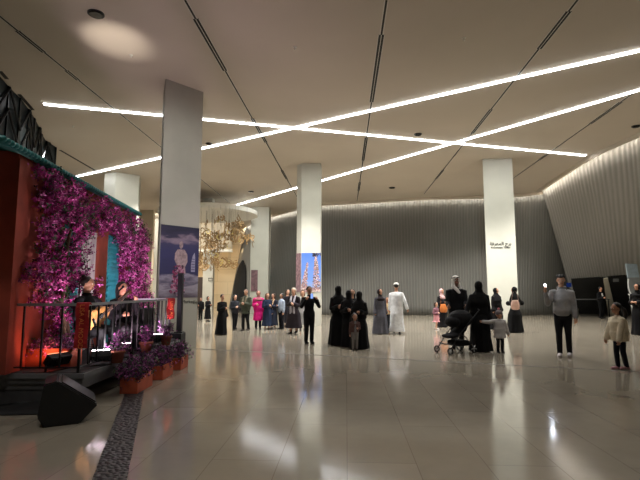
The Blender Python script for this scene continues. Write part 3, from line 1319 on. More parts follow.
ux, uy = fac(46, 345)
vine(bm, [(ux, ZP + .25, .3), (ux - .05, 1.1, .22), (ux + .05, 1.8, .18), (ux - .1, 2.5, .15), (ux + .5, 3.0, .12)], .035)
vine(bm, [(ux + .1, ZP + .25, .3), (ux + .16, 1.2, .2), (ux + .1, 2.2, .18), (ux + .6, 2.85, .15), (ux + 1.8, 3.0, .12), (ux + 3.4, 2.9, .1)], .03)
vine(bm, [(ux + .05, ZP + .25, .34), (ux + .3, 1.0, .3), (ux + .35, 1.7, .3)], .02)
obj('stem', bm, M_bark, bg)
br = thing('bougainvillea', 'pink bougainvillea cascade at the right end of the orange house', 'flowering vine', FB)
bm = NB()
fill(bm, [(114, 245), (136, 230), (137.5, 262), (137.5, 290), (136, 304), (126, 304), (119, 290), (115, 268)], 135, 26, .075, (.05, .34), rr, [.4, .38, .12])
fill(bm, [(120, 300), (139, 295), (138, 318), (122, 322)], 40, 24, .09, (.1, .5), rr, [.3, .2, .1])
me_off = FA - FB
for v in bm.verts:
    v.co += me_off
obj('blossom', bm, M_br, br)['kind'] = 'stuff'
bm = NB()
ux, uy = fac(126, 330)
vine(bm, [(ux, ZP + .02, .3), (ux + .1, 1.2, .22), (ux, 2.0, .2), (ux - .4, 2.9, .15)], .035)
vine(bm, [(ux + .2, ZP + .02, .3), (ux + .4, 1.4, .25), (ux + .8, 2.3, .2), (ux + .7, 2.9, .15)], .03)
for v in bm.verts:
    v.co += me_off
obj('stem', bm, M_bark, br)

M_terra = mat('terracotta_orange', (176, 78, 48), .7, noise_amt=.15, nscale=7)
M_soil = mat('potting_soil', (38, 28, 22), .95, nscale=30)


def planter(x, y, z, lx, ly, h, label, rz=0, n=60, spread=.22, m=M_terra, dens=18, group=None, tone=(.25, .12, .45)):
    t = thing('flower_planter', label, 'planter', (x, y, z), rz, group)
    bm = NB()
    o_, i_ = [(-lx / 2, -ly / 2), (lx / 2, -ly / 2), (lx / 2, ly / 2), (-lx / 2, ly / 2)], .03
    box(bm, -lx / 2, lx / 2, -ly / 2, ly / 2, 0, h - .03, bev=.008)
    for (x0, x1, y0, y1) in ((-lx / 2, lx / 2, -ly / 2, -ly / 2 + i_), (-lx / 2, lx / 2, ly / 2 - i_, ly / 2), (-lx / 2, -lx / 2 + i_, -ly / 2, ly / 2), (lx / 2 - i_, lx / 2, -ly / 2, ly / 2)):
        box(bm, x0, x1, y0, y1, h - .04, h)
    obj('box', bm, m, t)
    bm = NB()
    box(bm, -lx / 2 + i_, lx / 2 - i_, -ly / 2 + i_, ly / 2 - i_, h - .03, h - .015)
    obj('soil', bm, M_soil, t)
    if n:
        bm = NB()
        for k in range(n):
            cx_, cy_ = rr.uniform(-lx / 2, lx / 2) * 1.15, rr.uniform(-ly / 2, ly / 2) * 1.2
            cz_ = h + rr.uniform(-.03, spread)
            for j in range(dens):
                q = rr.random()
                mi = 0 if q < tone[0] else 1 if q < tone[0] + tone[1] else 2 if q < sum(tone) else 3
                petal(bm, Vector((cx_ + rr.gauss(0, .045), cy_ + rr.gauss(0, .045), max(cz_ + rr.gauss(0, .04), .05))), rr.uniform(.02, .034), mi, rr)
        obj('flowers', bm, [M_br2[0], M_br2[1], M_br2[2], M_br[3]], t)['kind'] = 'stuff'
    return t


M_br2 = [mat('petunia_purple', (112, 44, 106), .6, noise_amt=.3, nscale=9), mat('petunia_pink', (176, 92, 156), .6, noise_amt=.2, nscale=9), mat('petunia_deep', (62, 26, 62), .7)]
planter(-2.78, 7.25, 0, .26, .62, .23, 'nearest orange floor planter with purple flowers beside the stage', 0, 62, .26, group='floor planters along the stage')
planter(-2.76, 8.25, 0, .26, .55, .23, 'middle orange floor planter with purple flowers beside the stage', 0, 50, .26, group='floor planters along the stage')
planter(-2.74, 9.2, 0, .24, .5, .22, 'farthest orange floor planter with purple flowers beside the stage', 0, 44, .24, group='floor planters along the stage')
a = PY(42, 372, 6.9)
planter(-3.72, 6.65, ZP, .62, .3, .26, 'orange planter box on the stage holding the climbing bougainvillea', 0, 30, .1, tone=(.4, .25, .15))


def pot(x, y, label):
    t = thing('flower_pot', label, 'flower pot', (x, y, ZP), 0, 'terracotta pots on the stage edge')
    bm = NB()
    lathe(bm, [(.05, 0), (.075, .0), (.10, .14), (.115, .15), (.115, .18), (.095, .18), (.09, .155), (.01, .155)], 20)
    obj('pot', bm, mat('terracotta_pot', (140, 76, 56), .7, noise_amt=.2), t, True)
    bm = NB()
    for k in range(26):
        a = rr.uniform(0, 6.28)
        d = rr.uniform(0, .14)
        cz_ = .2 + rr.uniform(-.02, .2)
        for j in range(16):
            q = rr.random()
            petal(bm, Vector((d * math.cos(a) + rr.gauss(0, .035), d * math.sin(a) + rr.gauss(0, .035), cz_ + rr.gauss(0, .035))), rr.uniform(.018, .03), 0 if q < .35 else 1 if q < .5 else 2 if q < .85 else 3, rr)
    obj('flowers', bm, [M_br2[0], M_br2[1], M_br2[2], M_br[3]], t)['kind'] = 'stuff'


pot(-2.98 + .0, 6.98, 'nearest terracotta pot of purple flowers on the stage edge')
pot(-2.98 + .0, 8.12, 'middle terracotta pot of purple flowers on the stage edge')
pot(-2.98 + .0, 9.15, 'farthest terracotta pot of purple flowers on the stage edge')

# railing
M_rail = mat('rail_grey_metal', (150, 150, 152), .4, .3)
rl = thing('stage_railing', 'black baluster railing with grey top rail round the stage', 'railing', (SX, SY, ZP))
RZ = .85
cor = [Vector((-1.10, .05, 0)), Vector((-.10, .05, 0)), Vector((-.08, 3.6, 0)), Vector((-.75, 3.62, 0))]
bm = NB()
for a_, b_ in zip(cor, cor[1:]):
    d = (b_ - a_).normalized()
    s = Vector((-d.y, d.x, 0)) * .022
    slab(bm, [a_ - s - d * .02 + Vector((0, 0, RZ)), b_ - s + d * .02 + Vector((0, 0, RZ)), b_ + s + d * .02 + Vector((0, 0, RZ)), a_ + s - d * .02 + Vector((0, 0, RZ))], (0, 0, 1), .035)
obj('top_rail', bm, M_rail, rl)
bm = NB()
for a_, b_ in zip(cor, cor[1:]):
    tube(bm, [a_ + Vector((0, 0, .06)), b_ + Vector((0, 0, .06))], [.012, .012], 6)
obj('bottom_rail', bm, M_metal_dark, rl)
for i, (a_, b_) in enumerate(zip(cor, cor[1:])):
    L_ = (b_ - a_).length
    k = max(1, round(L_ / (.27 if i == 0 else .24)))
    for j in range(k + (i == 2)):
        p = a_.lerp(b_, j / k)
        bm = NB()
        th = .016 if j == 0 else .010
        box(bm, p.x - th, p.x + th, p.y - th, p.y + th, 0 if j == 0 else .05, RZ + .002)
        obj('baluster', bm, M_metal_dark, rl)


def banner(cx_, cy_, rz, wd, h, label, text):
    t = thing('hanging_banner', label, 'banner', (cx_, cy_, ZP + RZ + .04), rz)
    bm = NB()
    n_ = 10
    rows = []
    for j in range(n_ + 1):
        z = -h * j / n_
        y = -.035 - .01 * math.sin(j * .9)
        rows.append([bm.verts.new((x, y + .006 * math.sin(x * 40 + j), z)) for x in (-wd / 2, -wd / 4, 0, wd / 4, wd / 2)])
    for A, B in zip(rows, rows[1:]):
        for k in range(4):
            bm.faces.new((A[k], B[k], B[k + 1], A[k + 1]))
    # folded over the rail
    back = [bm.verts.new((v.co.x, .04, -.02)) for v in rows[0]]
    top = [bm.verts.new((v.co.x, 0, .008)) for v in rows[0]]
    for k in range(4):
        bm.faces.new((rows[0][k], rows[0][k + 1], top[k + 1], top[k]))
        bm.faces.new((top[k], top[k + 1], back[k + 1], back[k]))
    o = obj('cloth', bm, mat('banner_red', (168, 26, 30), .7, noise_amt=.12, nscale=12), t)
    sm = o.modifiers.new('s', 'SOLIDIFY')
    sm.thickness = .004
    bm = NB()
    M = frame_M((.0, -.055, -h * .52), (0, 0, -1), (1, 0, 0))
    text_bm(bm, text, M, wd * .50, .002)
    obj('lettering', bm, mat('banner_gold_print', (226, 120, 60), .6), t)


banner(-3.10, SY + .05, .0, .17, .58, 'red hanging banner with gold vertical letters at the railing corner', 'LISA AL MOOD')
banner(-3.08, 9.62, math.radians(62), .2, .42, 'orange red banner at the far end of the stage railing', 'LISA AL')


# stage lights
def flood(x, y, z, rz, tilt, label, power, col, size=.22):
    t = thing('stage_floodlight', label, 'stage light', (x, y, z), rz, 'floodlights on the stage floor')
    R = Matrix.Rotation(tilt, 4, 'X')
    off = Matrix.Translation((0, 0, .14))
    bm = NB()
    box(bm, -size / 2 - .02, size / 2 + .02, -.05, .05, -.07, .07, off @ R, bev=.01)
    for k in range(6):
        box(bm, -size / 2 + k * .03, -size / 2 + k * .03 + .008, -.075, -.05, -.06, .06, off @ R)
    obj('housing', bm, M_metal_dark, t)
    bm = NB()
    box(bm, -size / 2, size / 2, .05, .058, -.066, .066, off @ R)
    obj('led_face', bm, emis('flood_face_%s' % label[:3], col, 22 if power > 20 else 1.5), t)
    bm = NB()
    for s in (-1, 1):
        box(bm, s * (size / 2 + .03) - .005, s * (size / 2 + .03) + .005, -.015, .015, 0, .15)
    box(bm, -size / 2 - .035, size / 2 + .035, -.04, .04, 0, .008)
    obj('bracket', bm, M_metal_dark, t)
    l = bpy.data.lights.new('flood_lamp', 'SPOT')
    l.energy = power
    l.spot_size = math.radians(115)
    l.spot_blend = .7
    l.shadow_soft_size = .06
    l.color = [c for c in lin(col)[:3]]
    lo = bpy.data.objects.new('flood_lamp', l)
    link(lo, t)
    M = off @ R @ Matrix.Translation((0, .09, 0)) @ Matrix.Rotation(math.radians(90), 4, 'X')
    lo.matrix_local = M


# each points its face (local +Y) at the facade and flowers
flood(-3.12, 6.75, ZP, math.radians(30), math.radians(66), 'bright white floodlight on the stage near the corner banner', 34, (255, 238, 245))
flood(-3.14, 7.55, ZP, math.radians(20), math.radians(62), 'pinkish floodlight on the stage behind the nearest flower pot', 50, (255, 215, 235))
flood(-3.16, 9.1, ZP, math.radians(25), math.radians(62), 'cool white floodlight near the far end of the stage', 60, (255, 225, 250))
flood(-3.5, 6.35, ZP, math.radians(70), math.radians(30), 'dark low floodlight bar on the stage before the teal shutter', 5, (255, 150, 110), .3)
# unseen lamp added above the house roof for the ceiling glow patch
spot('ceiling_glow_helper', (-4.9, 8.0, 3.9), P(116, 40, CZ), 240, 27, (1, .9, .8), .03, 1)


# floor monitor wedge
M_spk = mat('speaker_black', (11, 11, 12), .6, noise_amt=.2, nscale=20)
mon = thing('floor_monitor_speaker', 'black wedge floor monitor speaker lying before the stage', 'speaker', (-2.98, 5.62, 0), math.radians(-28))
bm = NB()
prof = [(-.20, 0), (.15, 0), (.33, .19), (-.09, .49), (-.22, .46), (-.27, .12)]
vs = []
for x in (-.29, .29):
    vs.append([bm.verts.new((x, y, z)) for y, z in prof])
bm.faces.new(vs[0])
bm.faces.new(vs[1][::-1])
for i in range(6):
    bm.faces.new((vs[0][i], vs[1][i], vs[1][(i + 1) % 6], vs[0][(i + 1) % 6]))
bmesh.ops.recalc_face_normals(bm, faces=bm.faces)
bmesh.ops.bevel(bm, geom=list(bm.edges), offset=.012, segments=2, affect='EDGES')
obj('cabinet', bm, M_spk, mon)
bm = NB()
a_, b_ = Vector((0, .26, .10)), Vector((0, .02, .42))
slab(bm, [Vector((-.26, .30, .215)), Vector((.26, .30, .215)), Vector((.26, -.05, .465)), Vector((-.26, -.05, .465))], (0, .58, .81), .012)
obj('grille', bm, mat('speaker_grille', (30, 30, 31), .4, .5, .3, 60), mon)
bm = NB()
box(bm, -.295, -.288, -.06, .06, .17, .21)
obj('handle', bm, M_metal_dark, mon)
mon.rotation_euler = (0, 0, math.radians(-62))

bm = NB()
gx = resample([P(70, 417, .01), P(58, 420, .01), P(48, 414, .01), P(56, 409, .01), P(44, 405, .01), P(20, 402, .01), P(-20, 404, .01)], 40)[0]
tube(bm, gx, [.009] * 40, 6)
tag(obj('speaker_cable', bm, M_black, smooth=True), 'thin black cable looping behind the floor monitor', 'cable')
# black cloth heap against the stage
bm = NB()
pts_ = [(-4.6, 5.62), (-3.6, 5.7), (-3.34, 5.86), (-3.34, 6.1), (-4.6, 6.12)]
N_ = 22
grid = []
for i in range(N_ + 1):
    row = []
    for j in range(9):
        fx, fy = i / N_, j / 8
        x = -4.7 + 1.45 * fx
        y = 5.68 + .14 * fx + (6.17 - 5.68 - .14 * fx) * fy
        z = .012 + fy * (.02 + .09 * fx * fx) + .03 * noise.noise(Vector((x * 5, y * 9, 0))) * fy
        row.append(bm.verts.new((x, y, max(z, .01))))
    grid.append(row)
for i in range(N_):
    for j in range(8):
        bm.faces.new((grid[i][j], grid[i + 1][j], grid[i + 1][j + 1], grid[i][j + 1]))
o = obj('black_drape', bm, mat('black_cloth', (13, 13, 14), .9), None, True)
o.modifiers.new('s', 'SOLIDIFY').thickness = .008
tag(o, 'black cloth heaped on the floor against the stage front', 'cloth')

# black equipment case and tall post at the far end of the stage
t = thing('equipment_case', 'black equipment case standing at the far end of the stage', 'case', (-3.22, 10.42, 0))
bm = NB()
box(bm, -.22, .20, -.15, .2, .03, .56, bev=.012)
obj('body', bm, M_spk, t)
bm = NB()
for x in (-.2, .18):
    for y in (-.13, .18):
        box(bm, x - .02, x + .02, y - .02, y + .02, 0, .035)
obj('foot', bm, M_metal_dark, t)
bm = NB()
tube(bm, [(-.06, -.157, .44), (.06, -.157, .44)], [.01, .01], 6)
obj('handle', bm, M_rail, t)
t = thing('column_speaker', 'tall slim black column speaker in front of the dusk poster', 'speaker', (-3.13, 10.5, .56))
bm = NB()
box(bm, -.055, .055, -.06, .06, .02, 1.32, bev=.01)
obj('cabinet', bm, M_spk, t)
bm = NB()
box(bm, -.045, .045, -.068, -.058, .1, 1.28)
obj('grille', bm, mat('speaker_grille', (30, 30, 31), .4), t)
bm = NB()
box(bm, -.09, .09, -.09, .09, 0, .022)
obj('base_plate', bm, M_metal_dark, t)

# amplifier rack on the stage
t = thing('amplifier_rack', 'black amplifier rack with pale knobs behind the singer', 'amplifier', (-3.52, 8.95, ZP), math.radians(-15))
bm = NB()
box(bm, -.3, .3, -.2, .2, .02, .72, bev=.012)
obj('cabinet', bm, M_spk, t)
for rw in range(2):
    for k in range(5):
        bm = NB()
        lathe(bm, [(.018, 0), (.018, .02), (.012, .024)], 10, Matrix.Translation((-.2 + k * .1, -.2, .46 + rw * .14)) @ Matrix.Rotation(PI / 2, 4, 'X'))
        obj('knob', bm, mat('pale_knob', (190, 190, 186), .4), t)
bm = NB()
box(bm, -.27, .27, -.212, -.2, .06, .36)
obj('grille', bm, mat('speaker_grille', (30, 30, 31), .4), t)

# ------------------------------------------------------------------ people
SKIN = {'light': mat('skin_light', (206, 158, 130), .55, noise_amt=.05), 'mid': mat('skin_mid', (176, 126, 98), .55, noise_amt=.05), 'dark': mat('skin_dark', (120, 82, 62), .55, noise_amt=.05)}
M_eye = mat('eye_white', (225, 222, 216), .3)
M_iris = mat('iris_dark', (30, 20, 14), .3)
M_lip = mat('lips', (150, 82, 74), .5)
ARM = {  # (upper arm direction, forearm direction) for the right side; x is outward
    'down': ((.14, -.02, -1), (.06, .14, -1)),
    'out': ((.34, .0, -1), (.22, .12, -1)),
    'bent': ((.16, -.04, -1), (-.45, .9, .12)),
    'hold': ((.2, .1, -1), (-.7, .75, .25)),
    'phone': ((.2, .55, -.75), (-.28, .28, .95)),
    'raise': ((.35, .35, -.8), (.1, .35, .95)),
    'photo': ((.34, .42, -.8), (-.42, .42, .85)),
    'guitar': ((.3, .1, -1), (-.9, .5, -.05)),
    'fret': ((.7, .25, -.55), (.25, .75, .55)),
    'push': ((.1, .35, -1), (-.05, .9, -.25)),
    'side': ((1.0, .05, -.62), (.9, .12, -.4)),
    'swing': ((.42, -.28, -1), (.3, .05, -1)),
}


def col_mat(rgb, rough=.85, nm='cloth'):
    return mat('%s_%d_%d_%d' % (nm, *rgb), rgb, rough, noise_amt=.14, nscale=11, bump=.15, spec=.2)


def hand(bm, w, d, side, s, curl=.5, palm_n=None):
    """palm, four unequal bent fingers and a thumb leaving the side of the palm"""
    d = Vector(d).normalized()
    n = Vector(palm_n) if palm_n else Vector((-side, .2, 0))
    n = (n - d * n.dot(d))
    n = n.normalized() if n.length > .05 else d.orthogonal().normalized()
    a = d.cross(n).normalized()
    if a.y * 1 < 0 and abs(a.y) > .2:
        a = -a          # a points to the thumb side (forward)
    pc = w + d * .032 * s
    tube(bm, [w, w + d * .02 * s, w + d * .048 * s], [(.013 * s), .0185 * s, .021 * s], 10)
    for k, (off, ln) in enumerate(((.018, .036), (.006, .041), (-.006, .038), (-.018, .030))):
        b0 = w + d * .046 * s + a * off * s
        b1 = b0 + (d * math.cos(curl * .6) + n * math.sin(curl * .6)) * ln * .5 * s
        b2 = b1 + (d * math.cos(curl * 1.6) + n * math.sin(curl * 1.6)) * ln * .5 * s
        tube(bm, [b0, b1, b2], [.0066 * s, .0060 * s, .0052 * s], 8)
    t0 = w + d * .016 * s + a * .014 * s
    t1 = t0 + (d * .55 + a * .7 + n * .2).normalized() * .024 * s
    t2 = t1 + (d * .85 + a * .3 + n * .3).normalized() * .02 * s
    tube(bm, [t0, t1, t2], [.0085 * s, .0072 * s, .006 * s], 8)


def person(px, py, head_py, rz, label, outfit, skin='mid', arms=('down', 'down'), hair=None, stride=.0, head=(0, 0), child=False, world=None,
           H=None, seated=None, woman=False, vox=None, group=None, build=1.0, lean=0.0, extra_y=0):
    """px,py: feet in the photo; head_py: top of the head. Builds in metres, local +Y forward."""
    if world is None:
        base = P(px, py)
    else:
        base = Vector(world)
    if H is None:
        r = ray(px, head_py)
        H = EYE.z + r.z * (base.y / r.y)
    t = thing('person', label, 'person', base, math.radians(rz), group)
    s = H
    hs = 1.0 if not child else child
    hh = .135 * H * hs                      # head height
    vx = vox or (.0085 if H < 1.35 else (.010 if base.y < 13.5 else .0135))
    sw = .098 if woman else .106
    if child:
        sw *= 1.02
    # skeleton ------------------------------------------------------------
    zp = .50 * s
    legd = {}
    seat_z = seated
    if seated is not None:
        hipz = seated + .05 * s
        dz = hipz - .50 * s
    else:
        dz = 0
    Ztop = lambda f: f * s + dz
    ly = lambda f: math.tan(lean) * max(0, (f - .5)) * s   # forward lean above the hips
    neck = Vector((0, ly(.83), Ztop(.835 if not child else .80)))
    hc = Vector((0, ly(.9) + .012 * s, (s + dz) - hh * .5))
    shz = Ztop(.782 if not child else .745)
    hands = []
    joints_arm = []
    for side, nm in ((-1, arms[0]), (1, arms[1])):
        u_, f_ = ARM[nm] if isinstance(nm, str) else nm
        u_ = Vector((u_[0] * side, u_[1], u_[2])).normalized()
        f_ = Vector((f_[0] * side, f_[1], f_[2])).normalized()
        sh = Vector((sw * s * side, ly(.8), shz))
        el = sh + u_ * .165 * s
        wr = el + f_ * .145 * s
        joints_arm.append((sh, el, wr, f_, side))
    legs = []
    for side in (-1, 1):
        hip = Vector((.048 * s * side, 0, .5 * s + dz))
        if seated is not None:
            kn = Vector((.09 * s * side, .235 * s, hipz - .01 * s))
            an = Vector((.085 * s * side, .235 * s, .04 * s))
            ft = an + Vector((0, .0, -.02 * s))
        else:
            st_ = stride * side * s
            an = Vector((.052 * s * side, st_ + (-.01 * s), .045 * s + (abs(st_) * .22 if st_ < 0 else 0)))
            kn = hip.lerp(an, .5) + Vector((0, .02 * s + abs(stride) * .12 * s, 0))
        legs.append((hip, kn, an, side))
    # body ------------------------------------------------------------
    hx, hp = math.radians(head[0]), math.radians(head[1])
    HM = Matrix.Translation(hc) @ Matrix.Rotation(hx, 4, 'Z') @ Matrix.Rotation(hp, 4, 'X')
    bm = NB()
    tor = [(.46, .075, .055), (.50, .090, .064), (.56, .084, .058), (.62, .074, .052), (.70, .086, .060), (.755, .090, .058), (.785, .074, .048), (.815, .046, .038)]
    if child:
        tor = [(a_ * (.955 if a_ > .6 else 1), b_ * 1.08, c_ * 1.15) for a_, b_, c_ in tor]
    tube(bm, [(0, ly(a_), Ztop(a_)) for a_, b_, c_ in tor], [(b_ * s * build, c_ * s * build) for a_, b_, c_ in tor], 16, capk=.4)
    tube(bm, [neck - Vector((0, 0, .03 * s)), neck + Vector((0, 0, .01 * s)), hc - Vector((0, .01 * s, hh * .2))], [.036 * s, .031 * s, .030 * s], 12)
    for sh, el, wr, f_, side in joints_arm:
        tube(bm, [sh - Vector((side * .03 * s, 0, 0)), sh, sh.lerp(el, .5), el], [.027 * s, .029 * s, .0255 * s, .020 * s], 12)
        tube(bm, [el, el.lerp(wr, .3), wr], [.020 * s, .0205 * s, .0135 * s], 12)
        hand(bm, wr, f_, side, s, .55 if seated is None else .8)
    for hip, kn, an, side in legs:
        tube(bm, [hip, hip.lerp(kn, .5), kn], [.050 * s, .043 * s, .031 * s], 12)
        tube(bm, [kn, kn.lerp(an, .35), an], [.031 * s, .030 * s, .019 * s], 12)
        tube(bm, [an + Vector((0, -.022 * s, -.022 * s)), an + Vector((0, .03 * s, -.024 * s)), an + Vector((0, .085 * s, -.030 * s))], [.019 * s, .020 * s, .013 * s], 10)
    k = hh
    ell(bm, (0, -.05 * k, .10 * k), (.345 * k, .42 * k, .40 * k), HM)
    ell(bm, (0, .07 * k, -.2 * k), (.255 * k, .28 * k, .30 * k), HM)
    ell(bm, (0, .13 * k, -.36 * k), (.12 * k, .16 * k, .12 * k), HM, 10, 8)
    ell(bm, (0, .36 * k, -.06 * k), (.05 * k, .10 * k, .13 * k), HM, 10, 8)
    ell(bm, (0, .29 * k, .09 * k), (.22 * k, .08 * k, .04 * k), HM, 10, 8)
    for side in (-1, 1):
        ell(bm, (side * .345 * k, -.03 * k, -.02 * k), (.035 * k, .08 * k, .12 * k), HM, 8, 8)
    fuse('body', bm, vx, SKIN[skin], t, 2)
    veil = outfit.get('veil')
    back_view = abs(((rz + 180) % 360) - 180) < 60
    if not back_view and veil != 'full':
        for side in (-1, 1):
            bm = NB()
            ell(bm, (side * .125 * k, .335 * k, .015 * k), (.05 * k, .045 * k, .035 * k), HM, 8, 6)
            ell(bm, (side * .125 * k, .37 * k, .015 * k), (.026 * k, .02 * k, .026 * k), HM, 8, 6, 1)
            obj('eye', bm, [M_eye, M_iris], t, True)
        if not veil == 'niqab':
            bm = NB()
            ell(bm, (0, .345 * k, -.25 * k), (.10 * k, .03 * k, .032 * k), HM, 8, 6)
            obj('mouth', bm, M_lip, t, True)

    # clothes ------------------------------------------------------------
    def arm_tubes(bm, inf, upto=1.0, cuff=0.0):
        for sh, el, wr, f_, side in joints_arm:
            tube(bm, [sh - Vector((side * .03 * s, 0, 0)), sh, sh.lerp(el, .5), el], [(.030 + inf) * s, (.031 + inf) * s, (.028 + inf) * s, (.024 + inf) * s], 12)
            e = el.lerp(wr, upto)
            tube(bm, [el, el.lerp(e, .5), e], [(.024 + inf) * s, (.023 + inf) * s, (.0185 + inf + cuff) * s], 12)

    def torso_tube(bm, inf, f0, f1=.83, flare=0.0):
        pts_, rd = [], []
        for a_, b_, c_ in tor:
            if a_ >= f0 - .001 and a_ <= f1:
                g = flare * max(0, (.62 - a_)) / .16
                if inf > .013 and .5 < a_ < .73:
                    g += .012 + (.006 if a_ < .66 else 0)
                pts_.append((0, ly(a_), Ztop(a_)))
                rd.append(((b_ * build + inf + g) * s, (c_ * build + inf + g) * s))
        if f0 < .46:
            g = flare * (.62 - f0) / .16
            pts_.insert(0, (0, 0, Ztop(f0)))
            rd.insert(0, ((.088 * build + inf + g) * s, (.066 * build + inf + g) * s))
        tube(bm, pts_, rd, 18, capk=.22)

    def leg_tubes(bm, inf, cuff=0.0, upto=1.0):
        for hip, kn, an, side in legs:
            tube(bm, [hip + Vector((0, 0, .04 * s)), hip, hip.lerp(kn, .5), kn], [(.050 + inf) * s, (.052 + inf) * s, (.045 + inf) * s, (.034 + inf) * s], 12)
            e = kn.lerp(an, upto)
            tube(bm, [kn, kn.lerp(e, .4), e], [(.034 + inf) * s, (.032 + inf) * s, (.024 + inf + cuff) * s], 12)

    def robe(bm, f_bot, rx, ry, amp, nf, tilt=0.0, top=.80, x0=0.0, waist=1.0):
        """draped gown: rings from hem to shoulders with folds that fade upwards"""
        prof = [(f_bot, rx, ry), (f_bot + (.52 - f_bot) * .35, rx * .86, ry * .86), (f_bot + (.52 - f_bot) * .75, rx * .68 + .02, ry * .68 + .02), (.55, .105, .078), (.63, .098 * waist, .072 * waist),
                (.70, .104, .076), (.755, .104, .068), (.79, .078, .052), (.825, .042, .040)]
        rings = []
        S = 40
        ph = (px * 1.7) % 6.28
        for i, (f, a_, b_) in enumerate(prof):
            fz = f if f > .5 or seated is None else f
            u_ = max(0, (.62 - f) / (.62 - f_bot))
            ring_ = []
            for q in range(S):
                th = 2 * PI * q / S
                fold = 1 + amp * u_ * (.6 * math.sin(nf * th + ph) + .4 * math.sin((nf + 4) * th + 2.1 * ph))
                ring_.append(bm.verts.new((a_ * s * build * fold * math.cos(th) + x0 * u_ * s, b_ * s * build * fold * math.sin(th) + ly(f) - tilt * u_ * s, max(.012, (f if not child or f < .6 else f * .957) * s + dz))))
            rings.append(ring_)
        for A_, B_ in zip(rings, rings[1:]):
            for q in range(S):
                bm.faces.new((A_[q], A_[(q + 1) % S], B_[(q + 1) % S], B_[q]))
        bm.faces.new(rings[0][::-1])
        bm.faces.new(rings[-1])

    for part in outfit['parts']:
        kind, rgb = part[0], part[1]
        opt = part[2] if len(part) > 2 else {}
        m = col_mat(rgb, opt.get('rough', .85))
        bm = NB()
        nm = opt.get('name', kind)
        if kind == 'trousers':
            torso_tube(bm, .006, .46, .60)
            ell(bm, (0, 0, Ztop(.462)), (.086 * s, .07 * s, .055 * s))
            leg_tubes(bm, opt.get('inf', .008), opt.get('cuff', .004), opt.get('upto', .97))
        elif kind in ('shirt', 'jacket', 'hoodie', 'coat'):
            inf = opt.get('inf', {'shirt': .008, 'jacket': .016, 'hoodie': .018, 'coat': .02}[kind])
            torso_tube(bm, inf, opt.get('hem', {'shirt': .5, 'jacket': .46, 'hoodie': .47, 'coat': .30}[kind]), .83, opt.get('flare', .0))
            arm_tubes(bm, inf * .75, opt.get('sleeve', .95), opt.get('cuff', .0))
            ell(bm, (0, ly(.83), Ztop(.835 if not child else .80)), (.045 * s, .044 * s, .022 * s))
            if kind == 'hoodie' or opt.get('hood'):
                ell(bm, (0, ly(.83) - .045 * s, Ztop(.84 if not child else .8)), (.062 * s, .04 * s, .034 * s))
        elif kind == 'abaya':
            robe(bm, opt.get('hem', .012), opt.get('rx', .16), opt.get('ry', .15), opt.get('amp', .09), opt.get('nf', 7), opt.get('tilt', 0), waist=opt.get('waist', 1.1), x0=opt.get('x0', 0))
            arm_tubes(bm, opt.get('inf', .014), .97, opt.get('cuff', .022))
        elif kind == 'skirt':
            robe_prof = [(opt.get('hem', .08), opt.get('rx', .15), .13), (.3, .125, .105), (.5, .105, .078), (.61, .088, .064)]
            rings = []
            S = 36
            for f, a_, b_ in robe_prof:
                u_ = max(0, (.6 - f) / .6)
                rings.append([bm.verts.new((a_ * s * (1 + .1 * u_ * math.sin(9 * 2 * PI * q / S)) * math.cos(2 * PI * q / S), b_ * s * (1 + .1 * u_ * math.sin(9 * 2 * PI * q / S)) * math.sin(2 * PI * q / S), max(.015, f * s + dz))) for q in range(S)])
            for A_, B_ in zip(rings, rings[1:]):
                for q in range(S):
                    bm.faces.new((A_[q], A_[(q + 1) % S], B_[(q + 1) % S], B_[q]))
            bm.faces.new(rings[0][::-1])
            bm.faces.new(rings[-1])
        elif kind == 'hijab':
            ell(bm, (0, -.15 * k, .05 * k), (.43 * k, .46 * k, .52 * k), HM)
            tube(bm, [HM @ Vector((0, -.06 * k, -.5 * k)), neck + Vector((0, 0, -.0)), Vector((0, ly(.78) + .005 * s, Ztop(.775 if not child else .74)))], [.33 * k, (.05 * s, .048 * s), ((.108 + opt.get('drape', 0)) * s * build, (.082 + opt.get('drape', 0)) * s * build)], 16)
            if opt.get('long'):
                tube(bm, [HM @ Vector((0, -.1 * k, .05 * k)), HM @ Vector((0, -.1 * k, -.5 * k)), Vector((0, 0, Ztop(.775))), Vector((0, 0, Ztop(.70)))], [(.36 * k, .30 * k), (.055 * s, .05 * s), (.115 * s, .085 * s), (.145 * s, .105 * s)], 18)
                tube(bm, [Vector((0, ly(.76), Ztop(.78))), Vector((0, -.01 * s, Ztop(.66))), Vector((0, -.01 * s, Ztop(opt['long'])))], [(.112 * s, .08 * s), (.125 * s, .09 * s), (.135 * s, .10 * s)], 18)
        elif kind == 'face_veil':
            ell(bm, (0, .09 * k, .02 * k), (.37 * k, .365 * k, .54 * k), HM)
            tube(bm, [HM @ Vector((0, .16 * k, -.3 * k)), HM @ Vector((0, .16 * k, -.95 * k))], [(.28 * k, .22 * k), (.34 * k, .16 * k)], 14)
            ell(bm, (0, .2 * k, .24 * k), (.29 * k, .2 * k, .12 * k), HM)
        elif kind == 'ghutra':
            ell(bm, (0, -.10 * k, .12 * k), (.42 * k, .46 * k, .47 * k), HM)
            tube(bm, [HM @ Vector((-.2 * k, -.2 * k, .0)), HM @ Vector((-.3 * k, -.2 * k, -.6 * k)), HM @ Vector((-.35 * k, -.1 * k, -1.1 * k))], [(.22 * k, .3 * k), (.25 * k, .2 * k), (.28 * k, .12 * k)], 12)
